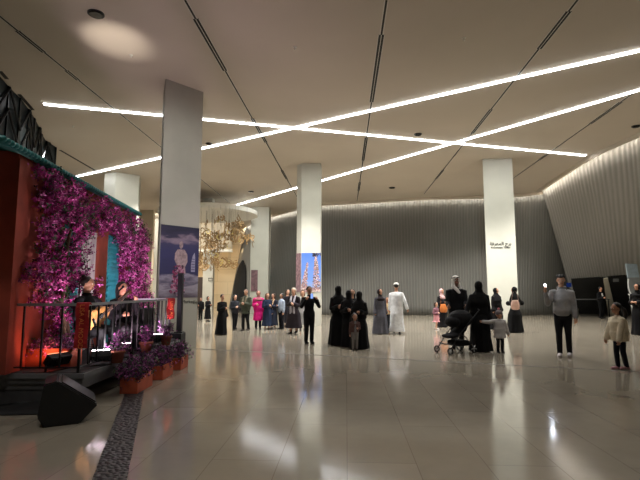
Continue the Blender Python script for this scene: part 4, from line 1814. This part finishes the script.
            tube(bm, [HM @ Vector((.2 * k, -.1 * k, .0)), HM @ Vector((.34 * k, .1 * k, -.6 * k)), HM @ Vector((.1 * k, .5 * k, -1.0 * k)), HM @ Vector((-.1 * k, .62 * k, -1.35 * k))], [(.22 * k, .3 * k), (.2 * k, .18 * k), (.2 * k, .1 * k), (.12 * k, .07 * k)], 12)
        elif kind == 'agal':
            pts_ = [HM @ Vector((.41 * k * math.cos(a_ * PI / 10), -.08 * k + .45 * k * math.sin(a_ * PI / 10), .30 * k)) for a_ in range(21)]
            tube(bm, pts_, [.05 * k] * 21, 8)
        elif kind == 'cap':
            ell(bm, (0, -.06 * k, .26 * k), (.41 * k, .47 * k, .36 * k), HM)
        elif kind == 'beanie':
            ell(bm, (0, -.06 * k, .20 * k), (.42 * k, .47 * k, .40 * k), HM)
            tube(bm, [HM @ Vector((.37 * k * math.cos(a_ * PI / 8), -.05 * k + .43 * k * math.sin(a_ * PI / 8), .10 * k)) for a_ in range(17)], [.07 * k] * 17, 8)
        elif kind == 'pompom':
            ell(bm, (0, -.05 * k, .70 * k), (.15 * k, .15 * k, .15 * k), HM)
        elif kind == 'scarf':
            for sd_ in (-1, 1):
                tube(bm, [neck + Vector((sd_ * .035 * s, -.02 * s, .0)), neck + Vector((sd_ * .042 * s, .045 * s, -.03 * s)), Vector((sd_ * .035 * s, ly(.7) + .10 * s, Ztop(.7))), Vector((sd_ * .035 * s, .10 * s, Ztop(opt.get('hem', .52))))],
                     [.02 * s, (.026 * s, .02 * s), (.026 * s, .014 * s), (.03 * s, .013 * s)], 10)
        elif kind == 'shirt_front':
            tube(bm, [Vector((0, ly(.8) + .060 * s, Ztop(.79))), Vector((0, ly(.7) + .078 * s, Ztop(.70))), Vector((0, .082 * s, Ztop(opt.get('hem', .5))))], [(.03 * s, .016 * s), (.04 * s, .018 * s), (.045 * s, .02 * s)], 12)
        elif kind == 'stripe':
            for sh, el, wr, f_, side in joints_arm:
                out = Vector((side, -.2, .1)) * .034 * s
                tube(bm, [sh + out, el + out, el.lerp(wr, .8) + out * .8], [.012 * s] * 3, 8)
        elif kind == 'shoes':
            bm.free()
            for hip, kn, an, side in legs:
                bm = NB()
                b0 = Vector((an.x, an.y, max(0, an.z - .045 * s)))
                tube(bm, [b0 + Vector((0, -.030 * s, .024 * s)), b0 + Vector((0, .02 * s, .024 * s)), b0 + Vector((0, .07 * s, .020 * s)), b0 + Vector((0, .098 * s, .017 * s))], [(.024 * s, .0235 * s), (.026 * s, .0235 * s), (.027 * s, .0195 * s), (.022 * s, .0165 * s)], 12)
                if opt.get('boot'):
                    tube(bm, [b0 + Vector((0, -.01 * s, .03 * s)), b0 + Vector((0, -.01 * s, .12 * s))], [.027 * s, .03 * s], 12)
                obj('shoe', bm, m, t, True)
                if opt.get('sole'):
                    bm = NB()
                    prism(bm, [(b0.x + .026 * s * math.cos(a_ * PI / 8), b0.y + .035 * s + .074 * s * math.sin(a_ * PI / 8)) for a_ in range(16)], b0.z + .0005, b0.z + .010 * s)
                    obj('sole', bm, col_mat(opt['sole']), t)
            continue
        fuse(nm, bm, vx * (1.15 if kind not in ('hijab', 'face_veil', 'cap', 'agal') else .95), m, t, 3)
    if hair:
        style, rgb = hair
        m = mat('hair_%d_%d_%d' % rgb, rgb, .6, noise_amt=.35, nscale=40, bump=.4)
        bm = NB()
        if style == 'buzz':
            ell(bm, (0, -.08 * k, .15 * k), (.355 * k, .42 * k, .375 * k), HM)
        else:
            ell(bm, (0, -.13 * k, .17 * k), (.385 * k, .42 * k, .41 * k), HM)
        if style in ('curly',):
            q_ = random.Random(4)
            for i in range(46):
                th, fz = q_.uniform(0, 6.28), q_.uniform(.42, .95)
                ell(bm, (.36 * k * math.cos(th) * math.sqrt(1 - fz * fz * .8), -.08 * k + .42 * k * math.sin(th) * math.sqrt(1 - fz * fz * .8), .12 * k + .42 * k * fz), (.1 * k, .1 * k, .09 * k), HM, 8, 6)
        if style in ('long',):
            for sd_ in (-1, 0, 1):
                tube(bm, [HM @ Vector((sd_ * .26 * k, -.2 * k, .2 * k)), HM @ Vector((sd_ * .34 * k, -.22 * k, -.3 * k)), HM @ Vector((sd_ * .32 * k, -.2 * k, -1.0 * k))], [.2 * k, .17 * k, .1 * k], 10)
        if style in ('bob',):
            for sd_ in (-1, 0, 1):
                tube(bm, [HM @ Vector((sd_ * .26 * k, -.18 * k, .2 * k)), HM @ Vector((sd_ * .33 * k, -.2 * k, -.42 * k))], [.2 * k, .15 * k], 10)
        if style in ('bun', 'topknot'):
            ell(bm, (0, -.42 * k if style == 'bun' else -.36 * k, .28 * k if style == 'bun' else .52 * k), (.17 * k, .17 * k, .17 * k), HM)
        if style == 'ponytail':
            ell(bm, (0, -.50 * k, .12 * k), (.12 * k, .12 * k, .12 * k), HM)
            tube(bm, [HM @ Vector((0, -.5 * k, .12 * k)), HM @ Vector((0, -.82 * k, -.12 * k)), HM @ Vector((0, -.95 * k, -.65 * k)), HM @ Vector((0, -.9 * k, -1.05 * k))], [.1 * k, .2 * k, .2 * k, .06 * k], 12)
        fuse('hair', bm, vx * .9, m, t, 1)
    M = Matrix.Translation(base) @ Matrix.Rotation(math.radians(rz), 4, 'Z')
    info = {'root': t, 'M': M, 's': s, 'hh': hh, 'HM': HM}
    for (sh, el, wr, f_, side) in joints_arm:
        info['L' if side < 0 else 'R'] = M @ (wr + f_ * .045 * s)
    info['Ldir'], info['Rdir'] = (M.to_3x3() @ joints_arm[0][3]), (M.to_3x3() @ joints_arm[1][3])
    info['shR'], info['shL'] = M @ joints_arm[1][0], M @ joints_arm[0][0]
    return info


def phone(at, label, rz=0, lit=False):
    t = thing('phone', label, 'phone', at, rz)
    k = 1 if lit else -1            # a filming phone shows its lens side to the viewer
    bm = NB()
    box(bm, -.037, .037, -.005, .005, -.075, .075, bev=.003)
    obj('case', bm, mat('phone_case', (26, 26, 30), .35), t)
    bm = NB()
    box(bm, -.033, .033, k * .0065 - .001, k * .0065 + .001, -.068, .068)
    obj('screen', bm, emis('phone_screen', (120, 150, 220), .7), t)
    if lit:
        bm = NB()
        ell(bm, (.0, -.010, .045), (.026, .008, .026), None, 12, 8)
        obj('flash', bm, emis('phone_flash', (235, 245, 255), 60), t)
    return t


def handbag(at, label, rgb, w_=.26, h=.24, d_=.1, rz=0, strap=.35):
    t = thing('handbag', label, 'bag', at, rz)
    bm = NB()
    lathe(bm, [(.30, -h), (.46, -h * .92), (.52, -h * .6), (.46, -h * .25), (.34, -.02), (.28, 0)], 20, Matrix.Diagonal((w_, d_, 1, 1)))
    obj('bag_body', bm, col_mat(rgb, .6, 'leather'), t, True)
    bm = NB()
    tube(bm, [(-w_ * .4, 0, -.03), (-w_ * .3, 0, strap * .6), (0, 0, strap), (w_ * .3, 0, strap * .6), (w_ * .4, 0, -.03)], [.009] * 5, 6)
    obj('strap', bm, col_mat(tuple(int(c * .7) for c in rgb), .6, 'leather'), t)
    return t


BLK = (9, 9, 10)
BLK2 = (14, 13, 15)


def abaya_out(rgb=BLK, niqab=False, **kw):
    parts = [('abaya', rgb, kw), ('hijab', kw.get('scarf', rgb), {'long': kw.get('long')})]
    if niqab:
        parts.append(('face_veil', rgb))
    parts.append(('shoes', (20, 20, 20)))
    return {'parts': parts, 'veil': 'niqab' if niqab else None}


# --- people in the near and middle ground
# three women standing close together
person(338.5, 345, 286, -165, 'woman in black abaya and face veil, tallest and leftmost of the close trio', abaya_out(BLK, True, rx=.185, ry=.16, long=.58), arms=('hold', 'bent'), woman=True)
person(349, 346.5, 290.5, 175, 'woman in black abaya and face veil in the middle of the close trio', abaya_out(BLK2, True, rx=.16, long=.6), arms=('bent', 'hold'), woman=True)
person(359.5, 348.5, 291.5, 160, 'woman in black abaya and face veil, rightmost of the close trio', abaya_out(BLK, True, rx=.185, ry=.17, long=.55), arms=('bent', 'down'), woman=True)
person(352.5, 343.0, 289, 180, 'person in dark clothes with pale face peering from behind the black clad trio', {'parts': [('abaya', BLK2, {}), ('shoes', BLK)]}, 'light', hair=('long', (30, 24, 22)), woman=True, arms=('down', 'down'))
person(355.0, 350.2, 313.5, 185, 'small child in grey and brown standing before the black clad trio', {'parts': [('trousers', (120, 116, 112)), ('jacket', (84, 62, 58), {'hem': .5}), ('shirt_front', (110, 108, 106)), ('shoes', (40, 38, 38))]}, 'mid',
       child=1.42, hair=('long', (40, 30, 26)), arms=('bent', 'down'))

# man photographing
i = person(309, 343.5, 286.5, -160, 'man in fitted black suit raising a phone with both hands beside the middle column', {'parts': [('trousers', (16, 16, 18)), ('jacket', (15, 15, 17), {'inf': .010, 'hem': .47}), ('shoes', (14, 14, 14))]}, 'mid',
           arms=('photo', 'photo'), hair=('short', (20, 16, 14)), head=(0, -4))
phone((i['L'] + i['R']) / 2 + Vector((0, 0, .05)), 'phone held up in front of the face by the man in black')

# robed man walking away, woman and child
i = person(397, 333.5, 283, -12, 'man in long white thobe and white cap walking away towards the tower wall', {'parts': [('abaya', (232, 234, 236), {'rx': .14, 'ry': .12, 'amp': .05, 'hem': .04, 'cuff': .006, 'inf': .010, 'nf': 5, 'waist': 1.12}), ('cap', (216, 214, 208)), ('shoes', (24, 22, 22))]}, 'mid',
           arms=('down', 'swing'), hair=('short', (22, 18, 16)), stride=.05, build=1.12)
person(380.5, 334, 289, -160, 'woman in open grey abaya and dark scarf beside the man in white', {'parts': [('abaya', (84, 84, 92), {'rx': .20, 'ry': .15, 'amp': .12}), ('hijab', (40, 32, 34)), ('shoes', (30, 28, 28))]}, 'mid', arms=('down', 'down'), woman=True, stride=.05, head=(15, 0))
person(387.5, 331.5, 297, -170, 'dark haired child with beige top between the grey abaya and the white thobe', {'parts': [('skirt', (26, 26, 32), {'hem': .1, 'rx': .12}), ('shirt', (196, 172, 132)), ('shoes', (40, 36, 34))]}, 'mid', child=1.15, hair=('bob', (22, 18, 16)), arms=('bent', 'bent'))

# family with the stroller
i = person(458, 348.5, 276, 165, 'man in black with white headdress and black cord behind the stroller', {'parts': [('trousers', (16, 16, 18)), ('coat', (17, 17, 20), {'hem': .36, 'inf': .014, 'flare': .012}), ('ghutra', (214, 212, 206)), ('agal', (16, 16, 16)), ('shoes', BLK)]}, 'dark', arms=('push', 'push'), head=(15, 8))
fam = i
person(481, 351.5, 281.5, 172, 'woman in black abaya and face veil holding a toddler by the hand', abaya_out(BLK, True, rx=.165, ry=.15, long=.55), arms=('down', ((.45, .25, -1), (.4, .4, -1))), woman=True)
person(500.5, 352.6, 310.5, 178, 'toddler in pale grey coat and knitted hat with pink pompom', {'parts': [('trousers', (34, 34, 38)), ('coat', (178, 174, 172), {'hem': .36, 'inf': .03, 'flare': .02}), ('beanie', (122, 112, 114)), ('pompom', (222, 132, 140)), ('shoes', (24, 22, 24), {'boot': 1})]}, 'mid',
       child=1.5, arms=('out', ((1, .15, -.15), (1, .1, .1))) if False else (((1, .15, -.15), (1, .1, .12)), 'out') if False else ('out', ((1, .15, -.15), (1, .1, .12))), head=(0, 6))
person(497.5, 330, 288, -155, 'woman in black abaya walking before the pale right column', abaya_out(BLK2, False, rx=.19, ry=.17, tilt=.03, long=.6), 'mid', arms=('down', 'down'), woman=True, head=(25, 0))
i = person(516, 332.5, 287, 40, 'woman in black abaya walking away with a pale pink bag on her shoulder', abaya_out(BLK, False, rx=.21, ry=.17, tilt=-.02, long=.62), 'mid', arms=('bent', 'side'), woman=True, stride=.06)
a = PY(515, 300, i['M'].translation.y - .32)
handbag(a + Vector((0, 0, 0)), 'pale pink shoulder bag carried by the veiled woman right of the column', (214, 176, 160), .30, .34, .1, 0, .34)
i = person(442.5, 327, 289, -150, 'woman in black with pink patterned headscarf left of the stroller family', {'parts': [('abaya', (20, 19, 22), {'rx': .15}), ('hijab', (196, 160, 160), {}), ('shoes', BLK)]}, 'mid', arms=('down', 'bent'), woman=True)
handbag(PY(443.5, 304, i['M'].translation.y - .3), 'orange tan bag carried by the woman in the pink headscarf', (190, 112, 56), .34, .34, .12, .3, .45)
person(436.5, 329.5, 302, -140, 'little girl in pink skirt walking beside the woman in the pink headscarf', {'parts': [('skirt', (214, 150, 156), {'hem': .28, 'rx': .17}), ('jacket', (128, 88, 98), {'hem': .52}), ('shoes', (200, 190, 186))]}, 'light', child=1.25, hair=('bob', (60, 44, 36)), arms=('down', 'bent'), stride=.05)

# boy filming
i = person(565, 356.5, 275, 150, 'boy in grey hoodie and black trousers holding up a lit phone', {'parts': [('trousers', (22, 22, 26), {'inf': .004}), ('hoodie', (150, 150, 152), {'hem': .47, 'inf': .0135}), ('shoes', (186, 180, 182), {'sole': (206, 204, 202)})]}, 'light',
           arms=('down', ((.30, .42, -.85), (.10, .35, .95))), hair=('curly', (12, 10, 10)), head=(12, -2), stride=.03, build=.92)
phone(i['R'] + Vector((0, -.01, .06)), 'phone with glowing flash held by the boy in the grey hoodie', .1, True)
# girl in cream jacket
i = person(622, 369.5, 303, 95, 'girl in padded cream jacket with ponytail facing left at the right edge', {'parts': [('trousers', (24, 24, 34), {'inf': .006}), ('jacket', (206, 194, 170), {'hem': .44, 'inf': .034, 'flare': .015}), ('stripe', (26, 24, 24), {'name': 'sleeve_stripe'}), ('shoes', (186, 140, 152), {'sole': (200, 180, 180)})]}, 'mid',
           child=1.22, arms=(((.1, .35, -1), (.1, .3, -1)), ((.1, .35, -1), (.1, .3, -1))), hair=('ponytail', (24, 18, 16)), lean=.06, stride=.03)

# far right people
person(602, 318.5, 287, 200, 'person in black uniform and pale face mask standing by the dark right doors', {'parts': [('trousers', BLK), ('jacket', (18, 18, 20)), ('shirt_front', (180, 178, 172), {'hem': .72, 'name': 'collar'}), ('shoes', BLK)]}, 'mid', hair=('short', (24, 20, 18)), arms=('hold', 'hold'))
person(640.5, 335, 284, 120, 'person in black headscarf cut by the right edge of the view', abaya_out(BLK2, False), 'mid', arms=('bent', 'bent'), woman=True)
# left-hand walkers
person(221.5, 335, 294.5, -130, 'woman in long black cloak walking alone nearest the left column', {'parts': [('abaya', BLK, {'rx': .16, 'ry': .15, 'tilt': .02}), ('shoes', (26, 24, 24))]}, 'mid', arms=('down', 'hold'), woman=True, hair=('bun', (52, 36, 28)))
person(207.5, 321.5, 296.5, -120, 'small far woman in black with folded arms against the grey lobby column', {'parts': [('abaya', BLK2, {'hem': .1, 'rx': .13}), ('shoes', BLK)]}, 'mid', arms=('hold', 'hold'), woman=True, hair=('bob', (20, 16, 15)))
person(200.5, 320, 297.5, 170, 'far person in black half hidden by the near grey column', {'parts': [('trousers', BLK), ('jacket', BLK2), ('shoes', BLK)]}, 'mid', arms=('down', 'bent'), hair=('short', (24, 18, 16)))
person(234.5, 329.5, 295, -140, 'woman in dark jacket and trousers holding a white cup', {'parts': [('trousers', (20, 20, 24)), ('jacket', (44, 46, 52), {'inf': .022}), ('shoes', BLK)]}, 'light', arms=('hold', 'bent'), woman=True, hair=('long', (34, 26, 22)), stride=.05)
person(245.5, 330.5, 289.5, 158, 'bald man in olive patterned jacket beside the woman with the cup', {'parts': [('trousers', (26, 26, 28)), ('jacket', (66, 70, 58), {'inf': .024, 'hem': .42}), ('scarf', (118, 110, 92), {'hem': .62}), ('shoes', (60, 56, 54))]}, 'light', arms=('hold', 'hold'), hair=('buzz', (120, 92, 76)), stride=.04)
person(258, 329, 291, -168, 'woman in long bright pink coat and headscarf', {'parts': [('coat', (206, 30, 118), {'hem': .24, 'inf': .028, 'flare': .01}), ('trousers', (30, 28, 34)), ('hijab', (150, 86, 96), {'drape': .018}), ('shoes', (30, 24, 26), {'boot': 1})]}, 'light', arms=('down', 'bent'), woman=True)
person(267, 329.5, 293, -150, 'woman in long navy coat directly right of the pink coat', {'parts': [('abaya', (34, 44, 66), {'hem': .1, 'rx': .15}), ('shoes', (150, 140, 136))]}, 'light', arms=('down', 'hold'), woman=True, hair=('long', (96, 66, 44)))
person(273, 329, 293.5, 150, 'woman in dark coat with long tan scarf', {'parts': [('abaya', (38, 42, 56), {'hem': .11, 'rx': .14}), ('scarf', (186, 158, 128), {'hem': .42}), ('shoes', (170, 160, 154))]}, 'light', arms=('bent', 'down'), woman=True, hair=('long', (70, 48, 34)))
person(281.5, 329, 293.5, 125, 'woman in pale blue blouse and dark trousers', {'parts': [('trousers', (22, 22, 30), {'inf': .014}), ('shirt', (160, 172, 190), {'inf': .018, 'hem': .46}), ('shoes', BLK)]}, 'light', arms=('down', 'hold'), woman=True, hair=('bob', (36, 26, 24)))
person(287.5, 326.5, 289.5, -155, 'long haired woman in dark clothes standing behind the pale blue blouse', {'parts': [('abaya', (34, 32, 38), {'hem': .1, 'rx': .12}), ('shoes', BLK)]}, 'light', arms=('down', 'down'), woman=True, hair=('long', (52, 34, 26)))
person(293.5, 333.5, 288, 165, 'grey haired woman in wide dark coat with long white scarf', {'parts': [('abaya', (50, 44, 50), {'hem': .12, 'rx': .2, 'ry': .15, 'amp': .05}), ('scarf', (196, 190, 200), {'hem': .42}), ('shoes', (18, 16, 18), {'boot': 1})]}, 'light', arms=('bent', 'hold'), woman=True, hair=('bob', (196, 184, 166)), stride=.04)
person(302.5, 330, 290.5, 178, 'woman in pale grey coat half hidden behind the man with the phone', {'parts': [('abaya', (150, 148, 146), {'hem': .14, 'rx': .12}), ('shoes', (90, 84, 80))]}, 'light', arms=('down', 'down'), woman=True, hair=('bob', (130, 84, 60)))

# musicians on the stage
gz = ZP
a = PY(87, 290, 7.35)
mus = person(0, 0, 0, -100, 'guitarist in black seated on the stage, hair in a topknot', {'parts': [('trousers', (18, 18, 20)), ('shirt', (20, 20, 24), {'inf': .014, 'hem': .46}), ('shoes', (20, 20, 20))]}, 'mid', world=(a.x, 7.35, gz), H=1.62, seated=.37,
             arms=('guitar', 'fret') if False else ('fret', 'guitar'), hair=('topknot', (34, 26, 22)), head=(14, 0), vox=.009)
a = PY(122, 290, 8.3)
sng = person(0, 0, 0, -125, 'long haired singer in black dress seated on the stage by the flowers', {'parts': [('trousers', (18, 18, 20), {'inf': .02}), ('jacket', (16, 16, 18), {'inf': .014, 'hem': .42}), ('shoes', BLK)]}, 'mid', world=(a.x, 8.3, gz), H=1.56, seated=.34,
             arms=('phone', 'bent'), woman=True, hair=('long', (22, 18, 18)), vox=.009)


def stool(x, y, z, h, label):
    t = thing('bar_stool', label, 'stool', (x, y, z), 0)
    bm = NB()
    lathe(bm, [(.15, h - .05), (.17, h - .04), (.17, h - .012), (.15, h)], 20)
    obj('seat', bm, M_spk, t, True)
    for k in range(4):
        a_ = PI / 4 + k * PI / 2
        bm = NB()
        tube(bm, [(.11 * math.cos(a_), .11 * math.sin(a_), h - .05), (.19 * math.cos(a_), .19 * math.sin(a_), .012)], [.011, .011], 8)
        obj('leg', bm, M_metal_dark, t)
    bm = NB()
    tube(bm, [(.155 * math.cos(k * PI / 8), .155 * math.sin(k * PI / 8), .2) for k in range(17)], [.007] * 17, 6)
    obj('foot_ring', bm, M_metal_dark, t)


stool(mus['root'].location.x, mus['root'].location.y, gz, .365, 'black stool under the seated guitarist')
stool(sng['root'].location.x, sng['root'].location.y, gz, .335, 'black stool under the seated singer')

# guitar across the guitarist's lap
Mg = mus['M'] @ Matrix.Translation((.06, .235, .37 + .27)) @ Matrix.Rotation(math.radians(32), 4, 'Y') @ Matrix.Rotation(math.radians(-8), 4, 'Z')
gt = thing('acoustic_guitar', 'pale wooden acoustic guitar on the lap of the topknot guitarist', 'guitar')
gt.matrix_world = Mg
out = []
for k in range(48):
    a_ = 2 * PI * k / 48
    x = .24 * math.cos(a_)
    base_r = .175 if x > 0 else .135
    y = base_r * math.sin(a_) * (1 - .28 * math.exp(-((x + .03) / .06) ** 2))
    out.append((x, y))
bm = NB()
Mr = Matrix.Rotation(PI / 2, 4, 'X')
prism(bm, out, -.045, .045, Mr)
obj('body', bm, mat('guitar_spruce', (186, 134, 78), .35, noise_amt=.1, nscale=4), gt)
bm = NB()
lathe(bm, [(.045, 0), (.045, .002)], 20, Matrix.Translation((-.05, .047, 0)) @ Matrix.Rotation(-PI / 2, 4, 'X'))
obj('sound_hole', bm, M_black, gt)
bm = NB()
box(bm, -.62, -.1, .04, .062, -.025, .025)
obj('neck', bm, mat('guitar_neck', (84, 52, 32), .4), gt)
bm = NB()
box(bm, -.78, -.62, .03, .052, -.036, .036, bev=.006)
obj('headstock', bm, mat('guitar_neck', (84, 52, 32), .4), gt)
bm = NB()
for k in range(6):
    tube(bm, [(-.70, .066, -.02 + k * .008), (.12, .066, -.025 + k * .010)], [.0012, .0012], 4)
obj('strings', bm, M_rail, gt)
bm = NB()
box(bm, .1, .13, .045, .06, -.06, .06)
obj('bridge', bm, M_black, gt)

# microphone stand by the singer
a = PY(117, 300, 8.0)
t = thing('microphone_stand', 'black microphone stand between guitarist and singer', 'microphone stand', (a.x, 8.0, gz))
bm = NB()
lathe(bm, [(.12, 0), (.12, .012), (.02, .02)], 20)
obj('base', bm, M_metal_dark, t)
bm = NB()
tube(bm, [(0, 0, .01), (0, 0, 1.02)], [.009, .009], 8)
obj('pole', bm, M_metal_dark, t)
bm = NB()
tube(bm, [(0, 0, 1.02), (.04, .1, 1.10)], [.012, .016], 8)
ell(bm, (.045, .115, 1.115), (.026, .026, .026), None, 10, 8)
obj('microphone', bm, M_metal_dark, t)

# ------------------------------------------------------------------ stroller
b = P(456, 352)
sr = thing('stroller', 'black baby stroller with folded hood pushed by the man in the headdress', 'stroller', (b.x, b.y - .12, 0), math.radians(115))
# local +Y is the stroller's front (points to the left of the photo, slightly to the viewer)
Mst = col_mat((16, 16, 18))
for sx in (-.24, .24):
    for sy, r_ in ((.42, .085), (-.30, .12)):
        w_ = obj_root = None
        bm = NB()
        Mx = Matrix.Translation((sx, sy, r_)) @ Matrix.Rotation(PI / 2, 4, 'Y')
        n_ = 22
        pts_ = [Mx @ Vector(((r_ - .016) * math.cos(2 * PI * q / n_), (r_ - .016) * math.sin(2 * PI * q / n_), 0)) for q in range(n_ + 1)]
        tube(bm, pts_, [.016] * (n_ + 1), 8, False)
        wh = obj('wheel', bm, M_black, sr, True)
        bm = NB()
        for q in range(5):
            a_ = 2 * PI * q / 5
            tube(bm, [Mx @ Vector((0, 0, 0)), Mx @ Vector(((r_ - .02) * math.cos(a_), (r_ - .02) * math.sin(a_), 0))], [.012, .008], 6)
        obj('hub', bm, M_rail, wh)
for sx in (-.23, .23):
    bm = NB()
    tube(bm, [(sx, .42, .09), (sx, .18, .38), (sx, -.18, .72), (sx, -.52, 1.02)], [.013] * 4, 8)
    tube(bm, [(sx, -.30, .12), (sx, -.05, .40), (sx, .12, .46)], [.013] * 3, 8)
    obj('frame', bm, M_metal_dark, sr, True)
bm = NB()
tube(bm, [(-.23, -.52, 1.02), (-.12, -.55, 1.04), (.12, -.55, 1.04), (.23, -.52, 1.02)], [.016] * 4, 8)
obj('handle', bm, M_metal_dark, sr, True)
bm = NB()
tube(bm, [(0, .30, .40), (0, .08, .42), (0, -.10, .55), (0, -.24, .80)], [(.20, .05), (.21, .07), (.21, .08), (.20, .06)], 14)
fuse('seat', bm, .012, Mst, sr)
bm = NB()
ell(bm, (0, -.12, .80), (.24, .34, .22))
ell(bm, (0, .12, .74), (.22, .16, .14))
fuse('hood', bm, .012, Mst, sr)
bm = NB()
box(bm, -.18, .18, -.24, .16, .17, .30, bev=.03)
obj('basket', bm, Mst, sr)
bm = NB()
tube(bm, [(-.21, .36, .24), (0, .40, .22), (.21, .36, .24)], [.015] * 3, 8)
obj('footrest', bm, M_metal_dark, sr)

# ------------------------------------------------------------------ right-hand signs and table
ya = P(632, 324)
t = thing('totem_sign', 'dark leaning totem sign with grey top panel and white swirl at the right edge', 'sign', (ya.x, ya.y, 0))
zt = PY(632, 263.5, ya.y).z
zm = PY(632, 277.5, ya.y).z
pp = [PY(626, 263.5, ya.y) - ya, PY(637, 264, ya.y) - ya, PY(639.5, 277.5, ya.y) - ya, PY(628.2, 277.5, ya.y) - ya]
for p in pp:
    p.y = 0
bm = NB()
slab(bm, pp, (0, 1, 0), .08)
obj('top_panel', bm, mat('totem_grey', (124, 136, 140), .4), t)
pb = [Vector((pp[3].x, 0.01, pp[3].z)), Vector((pp[2].x, .01, pp[2].z)), Vector((pp[2].x + .22, .01, 0)), Vector((pp[3].x + .12, .01, 0))]
bm = NB()
slab(bm, pb, (0, 1, 0), .06)
obj('body', bm, mat('totem_dark_grey', (104, 106, 104), .4), t)
bm = NB()
c0 = Vector((.02, -.012, 1.15))
curve1 = [(-.02, 2.0), (-.05, 1.75), (-.03, 1.5), (.05, 1.3), (.16, 1.2), (.28, 1.15)]
curve2 = [(.0, 1.25), (.0, 1.0), (.06, .75), (.16, .5), (.26, .32)]
curve3 = [(-.08, 1.32), (.06, 1.22), (.2, 1.3)]
for cv in (curve1, curve2, curve3):
    sm_, _ = resample([(x, -.004, z) for x, z in cv], 16)
    for p, q in zip(sm_, sm_[1:]):
        d = (q - p).normalized()
        s_ = Vector((-d.z, 0, d.x)) * .03
        slab(bm, [p - s_, q - s_, q + s_, p + s_], (0, -1, 0), .006)
obj('white_swirl', bm, mat('totem_white', (215, 216, 212), .5), t)

b = P(590, 316.5)
t = thing('reception_table', 'thin dark table before the left slanting dark door', 'table', (b.x, b.y, 0))
bm = NB()
box(bm, -.9, 1.0, -.3, .3, .95, .985)
obj('tabletop', bm, mat('table_edge_grey', (92, 92, 92), .4), t)
for sx in (-.85, .95):
    for sy in (-.26, .26):
        bm = NB()
        box(bm, sx - .02, sx + .02, sy - .02, sy + .02, 0, .95)
        obj('leg', bm, M_metal_dark, t)
b = P(552, 314)
bb = PY(566.5, 287, 26.2)
bm = NB()
box(bm, bb.x - .0, bb.x + .26, 26.15, 26.2, bb.z - .0, bb.z + .24)
t = thing('wall_screen', 'small glowing blue screen behind the boy in the hoodie', 'screen', (bb.x, 26.3, 0))
for v in bm.verts:
    v.co -= Vector((bb.x, 26.3, 0))
obj('display', bm, emis('blue_screen', (44, 70, 150), .12), t)
bm = NB()
box(bm, -.03, .03, -.08, -.02, 0, bb.z - .1)
box(bm, -.25, .25, -.2, .12, 0, .03)
obj('stand', bm, M_metal_dark, t)
print('scene built', len(bpy.data.objects))
